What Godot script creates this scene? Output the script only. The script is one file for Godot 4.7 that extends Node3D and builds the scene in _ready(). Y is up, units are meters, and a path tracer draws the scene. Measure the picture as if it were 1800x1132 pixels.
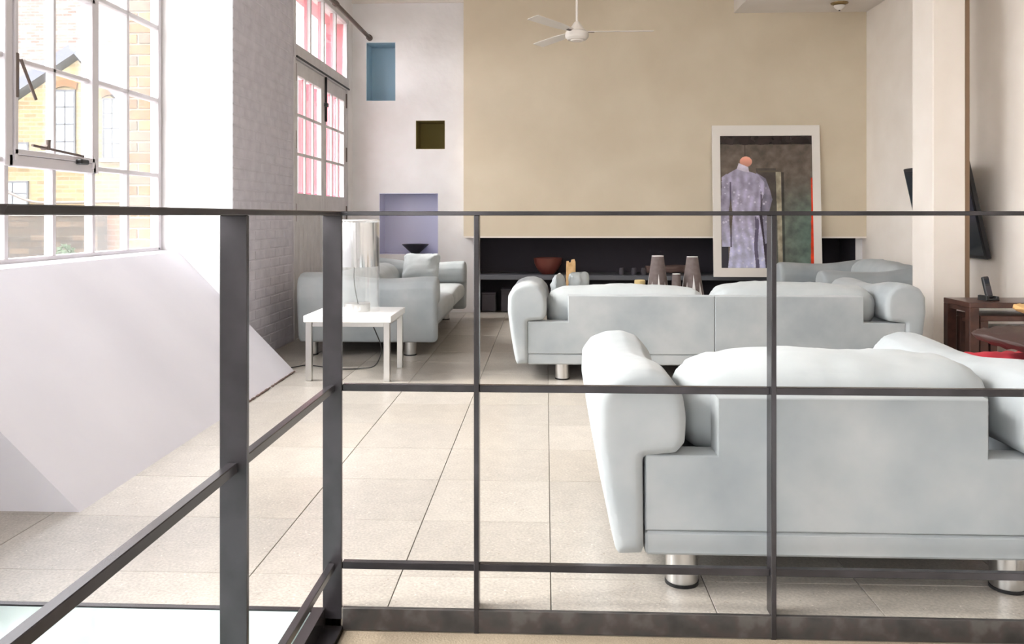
extends Node3D
# Loft living room seen over a steel stair railing.  Room axes: x right, y up, -z towards the fireplace wall.

const FOCAL := 1448.0          # pixels, for an 1800 x 1132 frame
const EYE := Vector3(0, 1.1, 0)
const YAW := 0.04141
const HORIZON := 379.5
const XL := -2.22              # inner face of window wall
const XR := 3.534
const ZB := -9.37              # white back wall
const XW := -2.764             # window plane

var M := {}
var used := {}
var rng := RandomNumberGenerator.new()

# ------------------------------------------------------------------ triangles (counter-clockwise outward until commit)
func oriented(t: PackedVector3Array) -> PackedVector3Array:
	var v := 0.0
	for i in range(0, t.size(), 3):
		v += t[i].dot(t[i + 1].cross(t[i + 2]))
	if v < 0.0:
		for i in range(0, t.size(), 3):
			var k := t[i + 1]
			t[i + 1] = t[i + 2]
			t[i + 2] = k
	return t

func quad(t: PackedVector3Array, a: Vector3, b: Vector3, c: Vector3, d: Vector3) -> void:
	t.append(a); t.append(b); t.append(c); t.append(a); t.append(c); t.append(d)

func hull_face(t: PackedVector3Array, pts: Array, mid: Vector3) -> void:
	var n: Vector3 = (pts[1] - pts[0]).cross(pts[2] - pts[0])
	var flip: bool = n.dot(pts[0] - mid) < 0.0
	for i in range(1, pts.size() - 1):
		t.append(pts[0])
		t.append(pts[i + 1] if flip else pts[i])
		t.append(pts[i] if flip else pts[i + 1])

func box(c: Vector3, s: Vector3, b := 0.0) -> PackedVector3Array:
	var t := PackedVector3Array()
	var h := s * 0.5
	b = minf(b, minf(h.x, minf(h.y, h.z)) * 0.95)
	var sg := [-1.0, 1.0]
	if b <= 0.0:
		for ax in 3:
			for e in sg:
				var q := []
				for k in [[-1, -1], [1, -1], [1, 1], [-1, 1]]:
					var p := Vector3()
					p[ax] = e * h[ax]
					p[(ax + 1) % 3] = k[0] * h[(ax + 1) % 3]
					p[(ax + 2) % 3] = k[1] * h[(ax + 2) % 3]
					q.append(c + p)
				hull_face(t, q, c)
		return t
	var corner := func(sx: float, sy: float, sz: float, ax: int) -> Vector3:
		var p := Vector3(sx * (h.x - b), sy * (h.y - b), sz * (h.z - b))
		p[ax] = [sx * h.x, sy * h.y, sz * h.z][ax]
		return c + p
	for ax in 3:
		for e in sg:
			var q := []
			for k in [[-1.0, -1.0], [1.0, -1.0], [1.0, 1.0], [-1.0, 1.0]]:
				var s3 := [0.0, 0.0, 0.0]
				s3[ax] = e; s3[(ax + 1) % 3] = k[0]; s3[(ax + 2) % 3] = k[1]
				q.append(corner.call(s3[0], s3[1], s3[2], ax))
			hull_face(t, q, c)
		var a1 := (ax + 1) % 3
		var a2 := (ax + 2) % 3
		for e1 in sg:
			for e2 in sg:
				var lo := [0.0, 0.0, 0.0]
				lo[ax] = -1.0; lo[a1] = e1; lo[a2] = e2
				var hi: Array = lo.duplicate()
				hi[ax] = 1.0
				hull_face(t, [corner.call(lo[0], lo[1], lo[2], a1), corner.call(hi[0], hi[1], hi[2], a1), corner.call(hi[0], hi[1], hi[2], a2), corner.call(lo[0], lo[1], lo[2], a2)], c)
	for x in sg:
		for y in sg:
			for z in sg:
				hull_face(t, [corner.call(x, y, z, 0), corner.call(x, y, z, 1), corner.call(x, y, z, 2)], c)
	return t

func span(lo: Vector3, hi: Vector3, b := 0.0) -> PackedVector3Array:
	return box((lo + hi) * 0.5, (hi - lo).abs(), b)

func hexa(p: Array) -> PackedVector3Array:       # eight corners: bottom ring 0-3, top ring 4-7
	var t := PackedVector3Array()
	var mid := Vector3()
	for v in p: mid += v / 8.0
	for f in [[0, 1, 2, 3], [4, 5, 6, 7], [0, 1, 5, 4], [1, 2, 6, 5], [2, 3, 7, 6], [3, 0, 4, 7]]:
		hull_face(t, [p[f[0]], p[f[1]], p[f[2]], p[f[3]]], mid)
	return t

func lathe(prof: Array, n := 32) -> PackedVector3Array:   # [radius, y] pairs, bottom to top, closed at axis
	var t := PackedVector3Array()
	for i in prof.size() - 1:
		var r0: float = prof[i][0]
		var r1: float = prof[i + 1][0]
		for k in n:
			var a0 := TAU * k / n
			var a1 := TAU * ((k + 1) % n) / n
			var p0 := Vector3(cos(a0) * r0, prof[i][1], sin(a0) * r0)
			var p1 := Vector3(cos(a1) * r0, prof[i][1], sin(a1) * r0)
			var p2 := Vector3(cos(a1) * r1, prof[i + 1][1], sin(a1) * r1)
			var p3 := Vector3(cos(a0) * r1, prof[i + 1][1], sin(a0) * r1)
			if r0 > 1e-6:
				t.append(p0); t.append(p1); t.append(p2)
			if r1 > 1e-6:
				t.append(p0); t.append(p2); t.append(p3)
	return oriented(t)

func cyl(a: Vector3, b: Vector3, r0: float, r1 := -1.0, n := 20) -> PackedVector3Array:
	if r1 < 0.0: r1 = r0
	var l := a.distance_to(b)
	var t := lathe([[0.0, 0.0], [r0, 0.0], [r1, l], [0.0, l]], n)
	var up := (b - a) / l
	var sx := up.cross(Vector3.RIGHT if absf(up.x) < 0.9 else Vector3.FORWARD).normalized()
	return xf(t, Transform3D(Basis(sx, up, sx.cross(up)), a))

func tube(pts: Array, r: float, n := 8) -> PackedVector3Array:
	var t := PackedVector3Array()
	var rings := []
	var side := Vector3.UP
	for i in pts.size():
		var d: Vector3 = (pts[mini(i + 1, pts.size() - 1)] - pts[maxi(i - 1, 0)]).normalized()
		if absf(d.dot(side)) > 0.95: side = Vector3.RIGHT
		var u := (side - d * side.dot(d)).normalized()
		side = u
		var w := d.cross(u)
		var ring := []
		for k in n:
			ring.append(pts[i] + (u * cos(TAU * k / n) + w * sin(TAU * k / n)) * r)
		rings.append(ring)
	for i in rings.size() - 1:
		for k in n:
			quad(t, rings[i][k], rings[i][(k + 1) % n], rings[i + 1][(k + 1) % n], rings[i + 1][k])
	var last := rings.size() - 1
	for k in range(1, n - 1):
		t.append(rings[0][0]); t.append(rings[0][k + 1]); t.append(rings[0][k])
		t.append(rings[last][0]); t.append(rings[last][k]); t.append(rings[last][k + 1])
	return oriented(t)

func smooth_path(pts: Array, steps := 6) -> Array:
	var c := Curve3D.new()
	for i in pts.size():
		var tan: Vector3 = (pts[mini(i + 1, pts.size() - 1)] - pts[maxi(i - 1, 0)]) / 6.0
		c.add_point(pts[i], -tan, tan)
	var out := []
	for i in pts.size() - 1:
		for k in steps:
			out.append(c.sample(i, float(k) / steps))
	out.append(pts[pts.size() - 1])
	return out

func prism(poly: Array, z0: float, z1: float, b := 0.0) -> PackedVector3Array:   # polygon in xy, along z
	var n := poly.size()
	var area := 0.0
	for i in n:
		area += poly[i].cross(poly[(i + 1) % n])
	var p := poly.duplicate()
	if area < 0.0: p.reverse()
	var q := []
	for i in n:
		var d0: Vector2 = (p[i] - p[(i + n - 1) % n]).normalized()
		var d1: Vector2 = (p[(i + 1) % n] - p[i]).normalized()
		var n0 := Vector2(-d0.y, d0.x)
		var n1 := Vector2(-d1.y, d1.x)
		q.append(p[i] + (n0 + n1) * (b / maxf(0.3, 1.0 + n0.dot(n1))))
	var t := PackedVector3Array()
	var rows := [[q, z0], [p, z0 + b], [p, z1 - b], [q, z1]] if b > 0.0 else [[p, z0], [p, z1]]
	for r in rows.size() - 1:
		for i in n:
			var j := (i + 1) % n
			var a: Vector2 = rows[r][0][i]
			var c: Vector2 = rows[r][0][j]
			var e: Vector2 = rows[r + 1][0][j]
			var f: Vector2 = rows[r + 1][0][i]
			quad(t, Vector3(a.x, a.y, rows[r][1]), Vector3(c.x, c.y, rows[r][1]), Vector3(e.x, e.y, rows[r + 1][1]), Vector3(f.x, f.y, rows[r + 1][1]))
	var idx := Geometry2D.triangulate_polygon(PackedVector2Array(q))
	for i in range(0, idx.size(), 3):
		var a: Vector2 = q[idx[i]]
		var c: Vector2 = q[idx[i + 1]]
		var e: Vector2 = q[idx[i + 2]]
		if (c - a).cross(e - a) < 0.0:
			var k := c
			c = e
			e = k
		t.append(Vector3(a.x, a.y, z1)); t.append(Vector3(c.x, c.y, z1)); t.append(Vector3(e.x, e.y, z1))
		t.append(Vector3(a.x, a.y, z0)); t.append(Vector3(e.x, e.y, z0)); t.append(Vector3(c.x, c.y, z0))
	return oriented(t)

func soft(s: Vector3, r: float, n: int, shape = null) -> PackedVector3Array:   # padded block with round edges
	var t := PackedVector3Array()
	var h := s * 0.5
	r = minf(r, minf(h.x, minf(h.y, h.z)))
	var inner := h - Vector3.ONE * r
	for ax in 3:
		var a1 := (ax + 1) % 3
		var a2 := (ax + 2) % 3
		for e in [-1.0, 1.0]:
			var g := []
			for i in n + 1:
				var row := []
				for j in n + 1:
					var u := sin((float(i) / n - 0.5) * PI * 0.96) / sin(0.48 * PI)
					var v := sin((float(j) / n - 0.5) * PI * 0.96) / sin(0.48 * PI)
					if i == 0 or i == n: u = signf(u)
					if j == 0 or j == n: v = signf(v)
					var p := Vector3()
					p[ax] = e * h[ax]; p[a1] = u * h[a1]; p[a2] = v * h[a2]
					var c := p.clamp(-inner, inner)
					p = c + (p - c).normalized() * r
					if shape != null: p = shape.call(p)
					row.append(p)
				g.append(row)
			for i in n:
				for j in n:
					if e > 0.0: quad(t, g[i][j], g[i + 1][j], g[i + 1][j + 1], g[i][j + 1])
					else: quad(t, g[i][j], g[i][j + 1], g[i + 1][j + 1], g[i + 1][j])
	return oriented(t)

func xf(t: PackedVector3Array, m: Transform3D) -> PackedVector3Array:
	var o := m * t
	return oriented(o) if m.basis.determinant() < 0.0 else o

func moved(t: PackedVector3Array, by: Vector3) -> PackedVector3Array:
	return Transform3D(Basis(), by) * t

func make_mesh(t: PackedVector3Array, crease := 38.0) -> ArrayMesh:
	var at := {}
	var fn := PackedVector3Array()
	var keys: Array[Vector3i] = []
	keys.resize(t.size())
	for i in range(0, t.size(), 3):
		var n := (t[i + 1] - t[i]).cross(t[i + 2] - t[i])
		fn.append(n)
		for k in 3:
			var key := Vector3i((t[i + k] * 20000.0).round())
			keys[i + k] = key
			if at.has(key): at[key].append(i / 3)
			else: at[key] = [i / 3]
	var nn := PackedVector3Array()
	nn.resize(t.size())
	var lim := cos(deg_to_rad(crease))
	var unit := PackedVector3Array()
	for n in fn: unit.append(n.normalized())
	for i in t.size():
		var f := i / 3
		var sum := Vector3()
		for g in at[keys[i]]:
			if unit[f].dot(unit[g]) >= lim: sum += fn[g]
		nn[i] = sum.normalized() if sum.length_squared() > 0.0 else Vector3.UP
	var v := t.duplicate()
	for i in range(0, v.size(), 3):      # clockwise front faces
		var a := v[i + 1]
		v[i + 1] = v[i + 2]
		v[i + 2] = a
		var b := nn[i + 1]
		nn[i + 1] = nn[i + 2]
		nn[i + 2] = b
	var arr := []
	arr.resize(Mesh.ARRAY_MAX)
	arr[Mesh.ARRAY_VERTEX] = v
	arr[Mesh.ARRAY_NORMAL] = nn
	var m := ArrayMesh.new()
	m.add_surface_from_arrays(Mesh.PRIMITIVE_TRIANGLES, arr)
	return m

# ------------------------------------------------------------------ nodes
func numbered(called: String) -> String:
	used[called] = used.get(called, -1) + 1
	return called if used[called] == 0 else "%s_%03d" % [called, used[called]]

func put_mesh(m: Mesh, called: String, mat: Material, parent: Node = null, at := Vector3.ZERO) -> MeshInstance3D:
	var o := MeshInstance3D.new()
	o.mesh = m
	o.material_override = mat
	o.position = at
	if parent == null:
		o.name = numbered(called)
		add_child(o)
	else:
		o.name = called
		parent.add_child(o, true)
	return o

func obj(t: PackedVector3Array, called: String, mat: Material, parent: Node = null, at := Vector3.ZERO, crease := 38.0) -> MeshInstance3D:
	return put_mesh(make_mesh(t, crease), called, mat, parent, at)

func tag(o: Node, label: String, category: String, group := "") -> void:
	o.set_meta("label", label)
	o.set_meta("category", category)
	if group: o.set_meta("group", group)

func thing(called: String, label: String, category: String, at := Vector3.ZERO, turn := 0.0, group := "") -> Node3D:
	var o := Node3D.new()
	o.name = numbered(called)
	add_child(o)
	o.position = at
	o.rotation.y = turn
	tag(o, label, category, group)
	return o

func setting(o: Node, label: String, category: String) -> Node:
	o.set_meta("kind", "structure")
	tag(o, label, category)
	return o

func struct_root(called: String, label: String, category: String) -> Node3D:
	var o := Node3D.new()
	o.name = numbered(called)
	add_child(o)
	setting(o, label, category)
	return o

# ------------------------------------------------------------------ materials
func noise_tex(freq: float, ramp: Array, size := 512, octaves := 4, seed_ := 1, kind := FastNoiseLite.TYPE_SIMPLEX_SMOOTH) -> NoiseTexture2D:
	var n := FastNoiseLite.new()
	n.noise_type = kind
	n.frequency = freq
	n.fractal_octaves = octaves
	n.seed = seed_
	var t := NoiseTexture2D.new()
	t.width = size
	t.height = size
	t.seamless = true
	t.noise = n
	var g := Gradient.new()
	var off := PackedFloat32Array()
	var col := PackedColorArray()
	for r in ramp:
		off.append(r[0])
		col.append(r[1])
	g.offsets = off
	g.colors = col
	t.color_ramp = g
	return t

func grey_ramp(a: float, b: float) -> Array:
	return [[0.2, Color(a, a, a)], [0.8, Color(b, b, b)]]

func mat(col: Color, rough := 0.8, metal := 0.0, tex: Texture2D = null, scale := 1.0, bump: Texture2D = null, bump_cm := 0.0, world := true) -> StandardMaterial3D:
	var m := StandardMaterial3D.new()
	m.albedo_color = col
	m.roughness = rough
	m.metallic = metal
	m.cull_mode = BaseMaterial3D.CULL_BACK
	if tex or bump:
		m.uv1_triplanar = true
		m.uv1_world_triplanar = world
		m.uv1_scale = Vector3.ONE * scale
	if tex: m.albedo_texture = tex
	if bump:
		m.heightmap_enabled = true
		m.heightmap_texture = bump
		m.heightmap_scale = bump_cm
	return m

func rgb(r: int, g: int, b: int) -> Color:
	return Color8(r, g, b)

func tint_ramp(a: Color, b: Color) -> Array:
	return [[0.15, a], [0.85, b]]

func stone_texture() -> ImageTexture:       # cast stone: pale matrix, darker and lighter grains, small pits
	var w := 512
	var im := Image.create(w, w, false, Image.FORMAT_RGB8)
	var big := FastNoiseLite.new()
	big.seed = 5
	big.frequency = 0.012
	var fine := FastNoiseLite.new()
	fine.seed = 9
	fine.frequency = 0.11
	fine.fractal_octaves = 3
	var cell := FastNoiseLite.new()
	cell.seed = 4
	cell.noise_type = FastNoiseLite.TYPE_CELLULAR
	cell.cellular_return_type = FastNoiseLite.RETURN_CELL_VALUE
	cell.frequency = 0.12
	var bi := big.get_seamless_image(w, w)
	var fi := fine.get_seamless_image(w, w)
	var ci := cell.get_seamless_image(w, w)
	var base := rgb(188, 184, 178)
	for y in w:
		for x in w:
			var v := (bi.get_pixel(x, y).r - 0.5) * 0.07 + (fi.get_pixel(x, y).r - 0.5) * 0.2
			var g := ci.get_pixel(x, y).r
			var c := base * (1.0 + v)
			if g > 0.9: c = c.lerp(rgb(246, 244, 238), 0.8)
			elif g < 0.1: c = c.lerp(rgb(120, 106, 88), 0.6)
			if fi.get_pixel((x + 200) % w, (y + 77) % w).r > 0.86: c = c.lerp(rgb(110, 98, 82), 0.65)
			im.set_pixel(x, y, c)
	return ImageTexture.create_from_image(im)

func brick_texture(brick_a: Color, brick_b: Color, mortar: Color, seed_: int) -> ImageTexture:   # for walls far outside only: courses under 5 pixels
	var w := 512
	var im := Image.create(w, w, false, Image.FORMAT_RGB8)
	var r := RandomNumberGenerator.new()
	r.seed = seed_
	im.fill(mortar)
	var rows := 32
	var cols := 10
	for j in rows:
		for i in cols:
			var c := brick_a.lerp(brick_b, r.randf()) * r.randf_range(0.85, 1.12)
			var bw := float(w) / cols
			var x0 := int(i * bw + (bw * 0.5 if j % 2 else 0.0))
			var rect := Rect2i(x0 + 1, j * 16 + 1, int(bw) - 3, 13)
			im.fill_rect(rect, c)
			if x0 + bw > w:
				im.fill_rect(Rect2i(x0 - w + 1, j * 16 + 1, int(bw) - 3, 13), c)
	return ImageTexture.create_from_image(im)

func poly_in(p: Vector2, poly: PackedVector2Array) -> bool:
	return Geometry2D.is_point_in_polygon(p, poly)

func print_texture() -> ImageTexture:       # the photograph in the leaning frame: a long lavender dress on a hanger
	var w := 330
	var h := 478
	var im := Image.create(w, h, false, Image.FORMAT_RGB8)
	var f := FastNoiseLite.new()
	f.seed = 21
	f.frequency = 0.02
	f.fractal_octaves = 5
	var torso := PackedVector2Array([Vector2(120, 345), Vector2(165, 318), Vector2(200, 300), Vector2(290, 325), Vector2(345, 345), Vector2(390, 400), Vector2(388, 480), Vector2(362, 560), Vector2(350, 640), Vector2(372, 800), Vector2(392, 1030), Vector2(120, 1030), Vector2(140, 850), Vector2(160, 640), Vector2(152, 560), Vector2(140, 440)])
	var sleeve_a := PackedVector2Array([Vector2(84, 365), Vector2(120, 338), Vector2(148, 420), Vector2(150, 500), Vector2(134, 600), Vector2(136, 700), Vector2(152, 866), Vector2(80, 868), Vector2(75, 600)])
	var sleeve_b := PackedVector2Array([Vector2(330, 330), Vector2(400, 375), Vector2(430, 460), Vector2(446, 525), Vector2(425, 600), Vector2(412, 650), Vector2(408, 842), Vector2(388, 845), Vector2(372, 650), Vector2(355, 605), Vector2(388, 480)])
	var collar := PackedVector2Array([Vector2(192, 306), Vector2(208, 262), Vector2(262, 285), Vector2(276, 290), Vector2(282, 330), Vector2(240, 322)])
	var post := PackedVector2Array([Vector2(472, 326), Vector2(510, 326), Vector2(512, 1030), Vector2(482, 1030)])
	var dots := []
	var r := RandomNumberGenerator.new()
	r.seed = 8
	for i in 90:
		dots.append([Vector2(r.randf_range(80, 430), r.randf_range(380, 1020)), r.randf_range(4, 9), r.randf_range(0.15, 0.6)])
	for y in h:
		for x in w:
			var p := Vector2(75.0 + 660.0 * x / w, 65.0 + 955.0 * y / h)
			var n := f.get_noise_2d(x, y)
			var v := float(y) / h
			var u := float(x) / w
			var c := rgb(92, 82, 74).lerp(rgb(98, 122, 112), clampf((u - 0.35) * 1.4 * smoothstep(0.2, 0.75, v), 0, 1))
			c = c.lerp(rgb(112, 100, 86), clampf(0.5 - absf(v - 0.25) * 2.0, 0, 1) * 0.6)
			c = c * (1.0 + n * 0.3)
			if p.y < 128.0 + n * 8.0: c = rgb(36, 27, 27) * (1.0 + n * 0.4)
			if p.y > 300.0 and p.x > 330.0 and p.x < 474.0: c = c.lerp(rgb(46, 42, 42), 0.5)
			if p.y > 316.0 and p.y < 330.0 and p.x > 345.0 and p.x < 500.0: c = rgb(84, 76, 66)
			if p.x > 512.0 and p.x < 530.0 and p.y > 330.0: c = c * 0.62
			if poly_in(p, post): c = rgb(150, 142, 122) * (1.0 + n * 0.35)
			if p.x > 722.0 - maxf(0.0, p.y - 560.0) * 0.025 and p.y > 370.0: c = rgb(205, 58, 28) * (1.0 + n * 0.2)
			if p.y > 640.0 and p.x > 350.0 and p.x < 414.0: c = rgb(54, 46, 58)
			if p.y > 866.0 and p.x < 126.0: c = rgb(34, 34, 48)
			var hook := absf(p.x - 254.0) < 2.5 and p.y > 130.0 and p.y < 220.0
			if hook: c = rgb(50, 38, 36)
			if ((p - Vector2(260, 252)) / Vector2(44, 38)).length() < 1.0: c = rgb(214, 150, 130) * (1.0 - 0.15 * (p.y - 252.0) / 38.0)
			var cloth := -1.0
			if poly_in(p, sleeve_b): cloth = 0.78
			if poly_in(p, sleeve_a): cloth = 0.95
			if poly_in(p, torso): cloth = 1.0
			if cloth > 0.0:
				var d := rgb(160, 154, 176).lerp(rgb(186, 186, 212), smoothstep(600.0, 1000.0, p.y)) * cloth * (1.0 + n * 0.22)
				var fold := sin(p.x * 0.11 + sin(p.y * 0.012) * 2.0) * 0.06
				d = d * (1.0 + fold)
				if p.y > 650.0 and absf(p.x - 328.0 - sin(p.y * 0.02) * 5.0) < 13.0: d = d.lerp(rgb(70, 62, 86), 0.75)
				if absf(p.x - 146.0) < 7.0 and p.y > 400.0 and p.y < 870.0: d = d.lerp(rgb(62, 54, 74), 0.7)
				if absf(p.x - 366.0) < 6.0 and p.y > 470.0 and p.y < 620.0: d = d.lerp(rgb(58, 50, 66), 0.7)
				for q in dots:
					var dist: float = p.distance_to(q[0])
					if dist < q[1]: d = d.lerp(rgb(232, 230, 240), q[2])
				c = d
			if poly_in(p, collar): c = rgb(196, 190, 204) * (1.0 + n * 0.2)
			im.set_pixel(x, y, Color(c.r * 1.1, c.g * 1.1, c.b * 1.1).clamp())
	return ImageTexture.create_from_image(im)

func steel_texture(a: Color, b: Color, seed_: int) -> NoiseTexture2D:
	return noise_tex(0.012, [[0.25, a], [0.5, a.lerp(b, 0.4)], [0.8, b]], 256, 5, seed_)

func build_materials() -> void:
	var bump := noise_tex(0.02, grey_ramp(0.2, 0.8), 512, 5, 3)
	var fine := noise_tex(0.15, grey_ramp(0.2, 0.8), 256, 3, 6)
	M.fine = fine
	M.plaster = mat(Color.WHITE, 0.85, 0.0, noise_tex(0.006, tint_ramp(rgb(232, 229, 228), rgb(240, 238, 238)), 512, 4, 11), 0.5, bump, 0.35)
	M.slope = mat(Color.WHITE, 0.8, 0.0, noise_tex(0.008, [[0.1, rgb(219, 218, 226)], [0.9, rgb(231, 230, 237)]], 512, 3, 17), 0.25, bump, 0.3)
	M.brick_paint = mat(Color.WHITE, 0.72, 0.0, noise_tex(0.02, tint_ramp(rgb(200, 197, 206), rgb(212, 209, 217)), 256, 4, 12), 1.2, fine, 0.12)
	M.cream = mat(Color.WHITE, 0.85, 0.0, noise_tex(0.006, tint_ramp(rgb(236, 227, 217), rgb(242, 234, 225)), 512, 4, 13), 0.5, fine, 0.05)
	M.beige = mat(Color.WHITE, 0.8, 0.0, noise_tex(0.007, [[0.1, rgb(217, 203, 179)], [0.9, rgb(226, 213, 190)]], 512, 5, 14), 0.27, fine, 0.06)
	M.ceiling = mat(Color.WHITE, 0.9, 0.0, noise_tex(0.006, tint_ramp(rgb(228, 220, 212), rgb(235, 228, 221)), 256, 4, 15), 0.5)
	var stone := stone_texture()
	M.tiles = []
	for k in 5:
		var t := mat([rgb(226, 223, 219), rgb(230, 227, 222), rgb(222, 219, 215), rgb(233, 230, 226), rgb(226, 222, 216)][k], 0.3, 0.0, stone, 1.35, fine, 0.02)
		t.uv1_offset = Vector3(0.37 * k, 0.19 * k, 0.53 * k)
		M.tiles.append(t)
	M.step = mat(rgb(190, 178, 160), 0.6, 0.0, stone, 3.0, fine, 0.1)
	M.grout = mat(rgb(158, 148, 134), 0.9)
	M.steel = mat(Color.WHITE, 0.26, 0.35, steel_texture(rgb(50, 48, 50), rgb(64, 61, 64), 31), 1.4)
	M.plate = mat(Color.WHITE, 0.5, 0.4, noise_tex(0.02, [[0.2, rgb(60, 59, 59)], [0.5, rgb(74, 72, 71)], [0.62, rgb(78, 71, 70)], [0.85, rgb(94, 92, 90)]], 256, 5, 32), 1.6)
	M.chrome = mat(rgb(218, 218, 220), 0.1, 1.0)
	M.brushed = mat(rgb(205, 204, 202), 0.28, 1.0)
	M.black = mat(rgb(22, 22, 24), 0.5)
	var fab := noise_tex(0.009, [[0.1, rgb(154, 161, 164)], [0.5, rgb(165, 171, 173)], [0.9, rgb(176, 180, 181)]], 512, 5, 41)
	M.fabric = mat(Color.WHITE, 0.9, 0.0, fab, 0.5, noise_tex(0.25, grey_ramp(0.2, 0.8), 256, 2, 42), 0.05)
	M.fabric.rim_enabled = true
	M.fabric.rim = 0.25
	M.fabric.rim_tint = 0.5
	M.cushion = mat(Color.WHITE, 0.9, 0.0, noise_tex(0.009, [[0.1, rgb(173, 180, 182)], [0.9, rgb(183, 188, 189)]], 512, 5, 44), 0.9, noise_tex(0.25, grey_ramp(0.2, 0.8), 256, 2, 45), 0.05)
	M.cushion.rim_enabled = true
	M.cushion.rim = 0.25
	M.cushion.rim_tint = 0.5
	M.paint = mat(rgb(206, 202, 206), 0.5)                 # painted steel window bars
	M.door_paint = mat(Color.WHITE, 0.55, 0.0, noise_tex(0.02, tint_ramp(rgb(204, 201, 202), rgb(216, 213, 214)), 256, 4, 51), 1.0)
	M.red_paint = mat(rgb(196, 66, 88), 0.5)
	M.glass = mat(Color(0.97, 0.99, 0.98, 0.08), 0.02)
	M.glass.transparency = BaseMaterial3D.TRANSPARENCY_ALPHA
	M.floor_glass = mat(Color(0.78, 0.86, 0.845, 0.72), 0.08)
	M.floor_glass.transparency = BaseMaterial3D.TRANSPARENCY_ALPHA
	M.glass_edge = mat(rgb(70, 140, 122), 0.2)
	M.blue = mat(rgb(168, 195, 210), 0.85, 0.0, null, 1.0, fine, 0.05)
	M.olive = mat(rgb(130, 118, 70), 0.85, 0.0, null, 1.0, fine, 0.05)
	M.lavender = mat(rgb(216, 216, 238), 0.85, 0.0, null, 1.0, fine, 0.05)
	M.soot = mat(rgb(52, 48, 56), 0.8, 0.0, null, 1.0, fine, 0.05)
	M.slate_shelf = mat(rgb(88, 90, 96), 0.5)
	M.white_lacquer = mat(rgb(244, 244, 244), 0.25)
	M.bowl_black = mat(rgb(26, 25, 28), 0.35)
	M.bowl_brown = mat(rgb(112, 58, 48), 0.4)
	M.vase = mat(rgb(124, 112, 108), 0.7, 0.0, noise_tex(0.05, tint_ramp(rgb(225, 220, 220), Color.WHITE), 128, 3, 61), 3.0)
	M.vase_white = mat(rgb(236, 234, 232), 0.6)
	M.pale_wood = mat(Color.WHITE, 0.6, 0.0, noise_tex(0.03, tint_ramp(rgb(204, 162, 108), rgb(226, 188, 136)), 128, 4, 62), 3.0)
	M.wax = mat(rgb(222, 198, 140), 0.5)
	M.dark_wood = mat(Color.WHITE, 0.28, 0.0, noise_tex(0.02, tint_ramp(rgb(62, 38, 32), rgb(84, 54, 45)), 256, 5, 63), 2.0)
	M.frame_white = mat(rgb(240, 234, 226), 0.5)
	M.tv_shell = mat(rgb(24, 24, 28), 0.4)
	M.tv_screen = mat(rgb(30, 36, 48), 0.12)
	M.fan = mat(rgb(236, 230, 222), 0.4)
	M.leather = mat(rgb(66, 48, 44), 0.5, 0.0, null, 3.0, fine, 0.1)
	M.red_cloth = mat(rgb(196, 44, 62), 0.85)
	M.tan_cloth = mat(rgb(204, 164, 108), 0.85)
	M.rust = mat(rgb(110, 98, 92), 0.7, 0.3)
	M.brown_strip = mat(rgb(134, 108, 84), 0.7)
	M.brass = mat(rgb(150, 128, 88), 0.35, 0.8)
	M.driftwood = mat(rgb(112, 92, 86), 0.85)
	M.grey_box = mat(rgb(70, 66, 72), 0.7)
	M.stock_brick = []
	for c in [rgb(128, 88, 46), rgb(136, 102, 58), rgb(112, 76, 42), rgb(110, 92, 74)]:
		M.stock_brick.append(mat(c, 0.9, 0.0, noise_tex(0.06, grey_ramp(0.8, 1.0), 128, 3, 70), 2.0))
	M.mortar = mat(rgb(138, 130, 116), 0.95)
	M.far_yellow = mat(Color.WHITE, 0.9, 0.0, brick_texture(rgb(124, 108, 72), rgb(112, 92, 58), rgb(122, 112, 92), 2), 0.5)
	M.far_grey = mat(Color.WHITE, 0.9, 0.0, brick_texture(rgb(104, 84, 78), rgb(118, 106, 100), rgb(124, 118, 114), 3), 0.5)
	M.far_orange = mat(Color.WHITE, 0.9, 0.0, brick_texture(rgb(124, 86, 64), rgb(116, 76, 54), rgb(126, 106, 90), 4), 0.5)
	M.far_brown = mat(Color.WHITE, 0.95, 0.0, brick_texture(rgb(78, 64, 52), rgb(62, 52, 45), rgb(50, 44, 40), 6), 0.42)
	M.slate = mat(rgb(74, 78, 92), 0.6)
	M.far_frame = mat(rgb(54, 58, 66), 0.5)
	M.far_pane = mat(rgb(112, 122, 128), 0.1)
	M.paving = mat(rgb(112, 108, 104), 0.9)
	M.leaf = mat(rgb(66, 84, 58), 0.7)
	M.picture = mat(Color.WHITE, 0.25)
	M.picture.albedo_texture = print_texture()

# ------------------------------------------------------------------ helpers for walls
func holed(u0: float, u1: float, v0: float, v1: float, holes: Array, place: Callable) -> PackedVector3Array:
	# rectangles of the sheet that lie outside every hole [u0,u1,v0,v1]; place(ua,ub,va,vb) makes the block
	var us := [u0, u1]
	var vs := [v0, v1]
	for h in holes:
		for k in [h[0], h[1]]:
			if k > u0 and k < u1 and not us.has(k): us.append(k)
		for k in [h[2], h[3]]:
			if k > v0 and k < v1 and not vs.has(k): vs.append(k)
	us.sort()
	vs.sort()
	var t := PackedVector3Array()
	for i in us.size() - 1:
		for j in vs.size() - 1:
			var cu: float = (us[i] + us[i + 1]) * 0.5
			var cv: float = (vs[j] + vs[j + 1]) * 0.5
			var inside := false
			for h in holes:
				if cu > h[0] and cu < h[1] and cv > h[2] and cv < h[3]: inside = true
			if not inside: t.append_array(place.call(us[i], us[i + 1], vs[j], vs[j + 1]))
	return t

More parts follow.
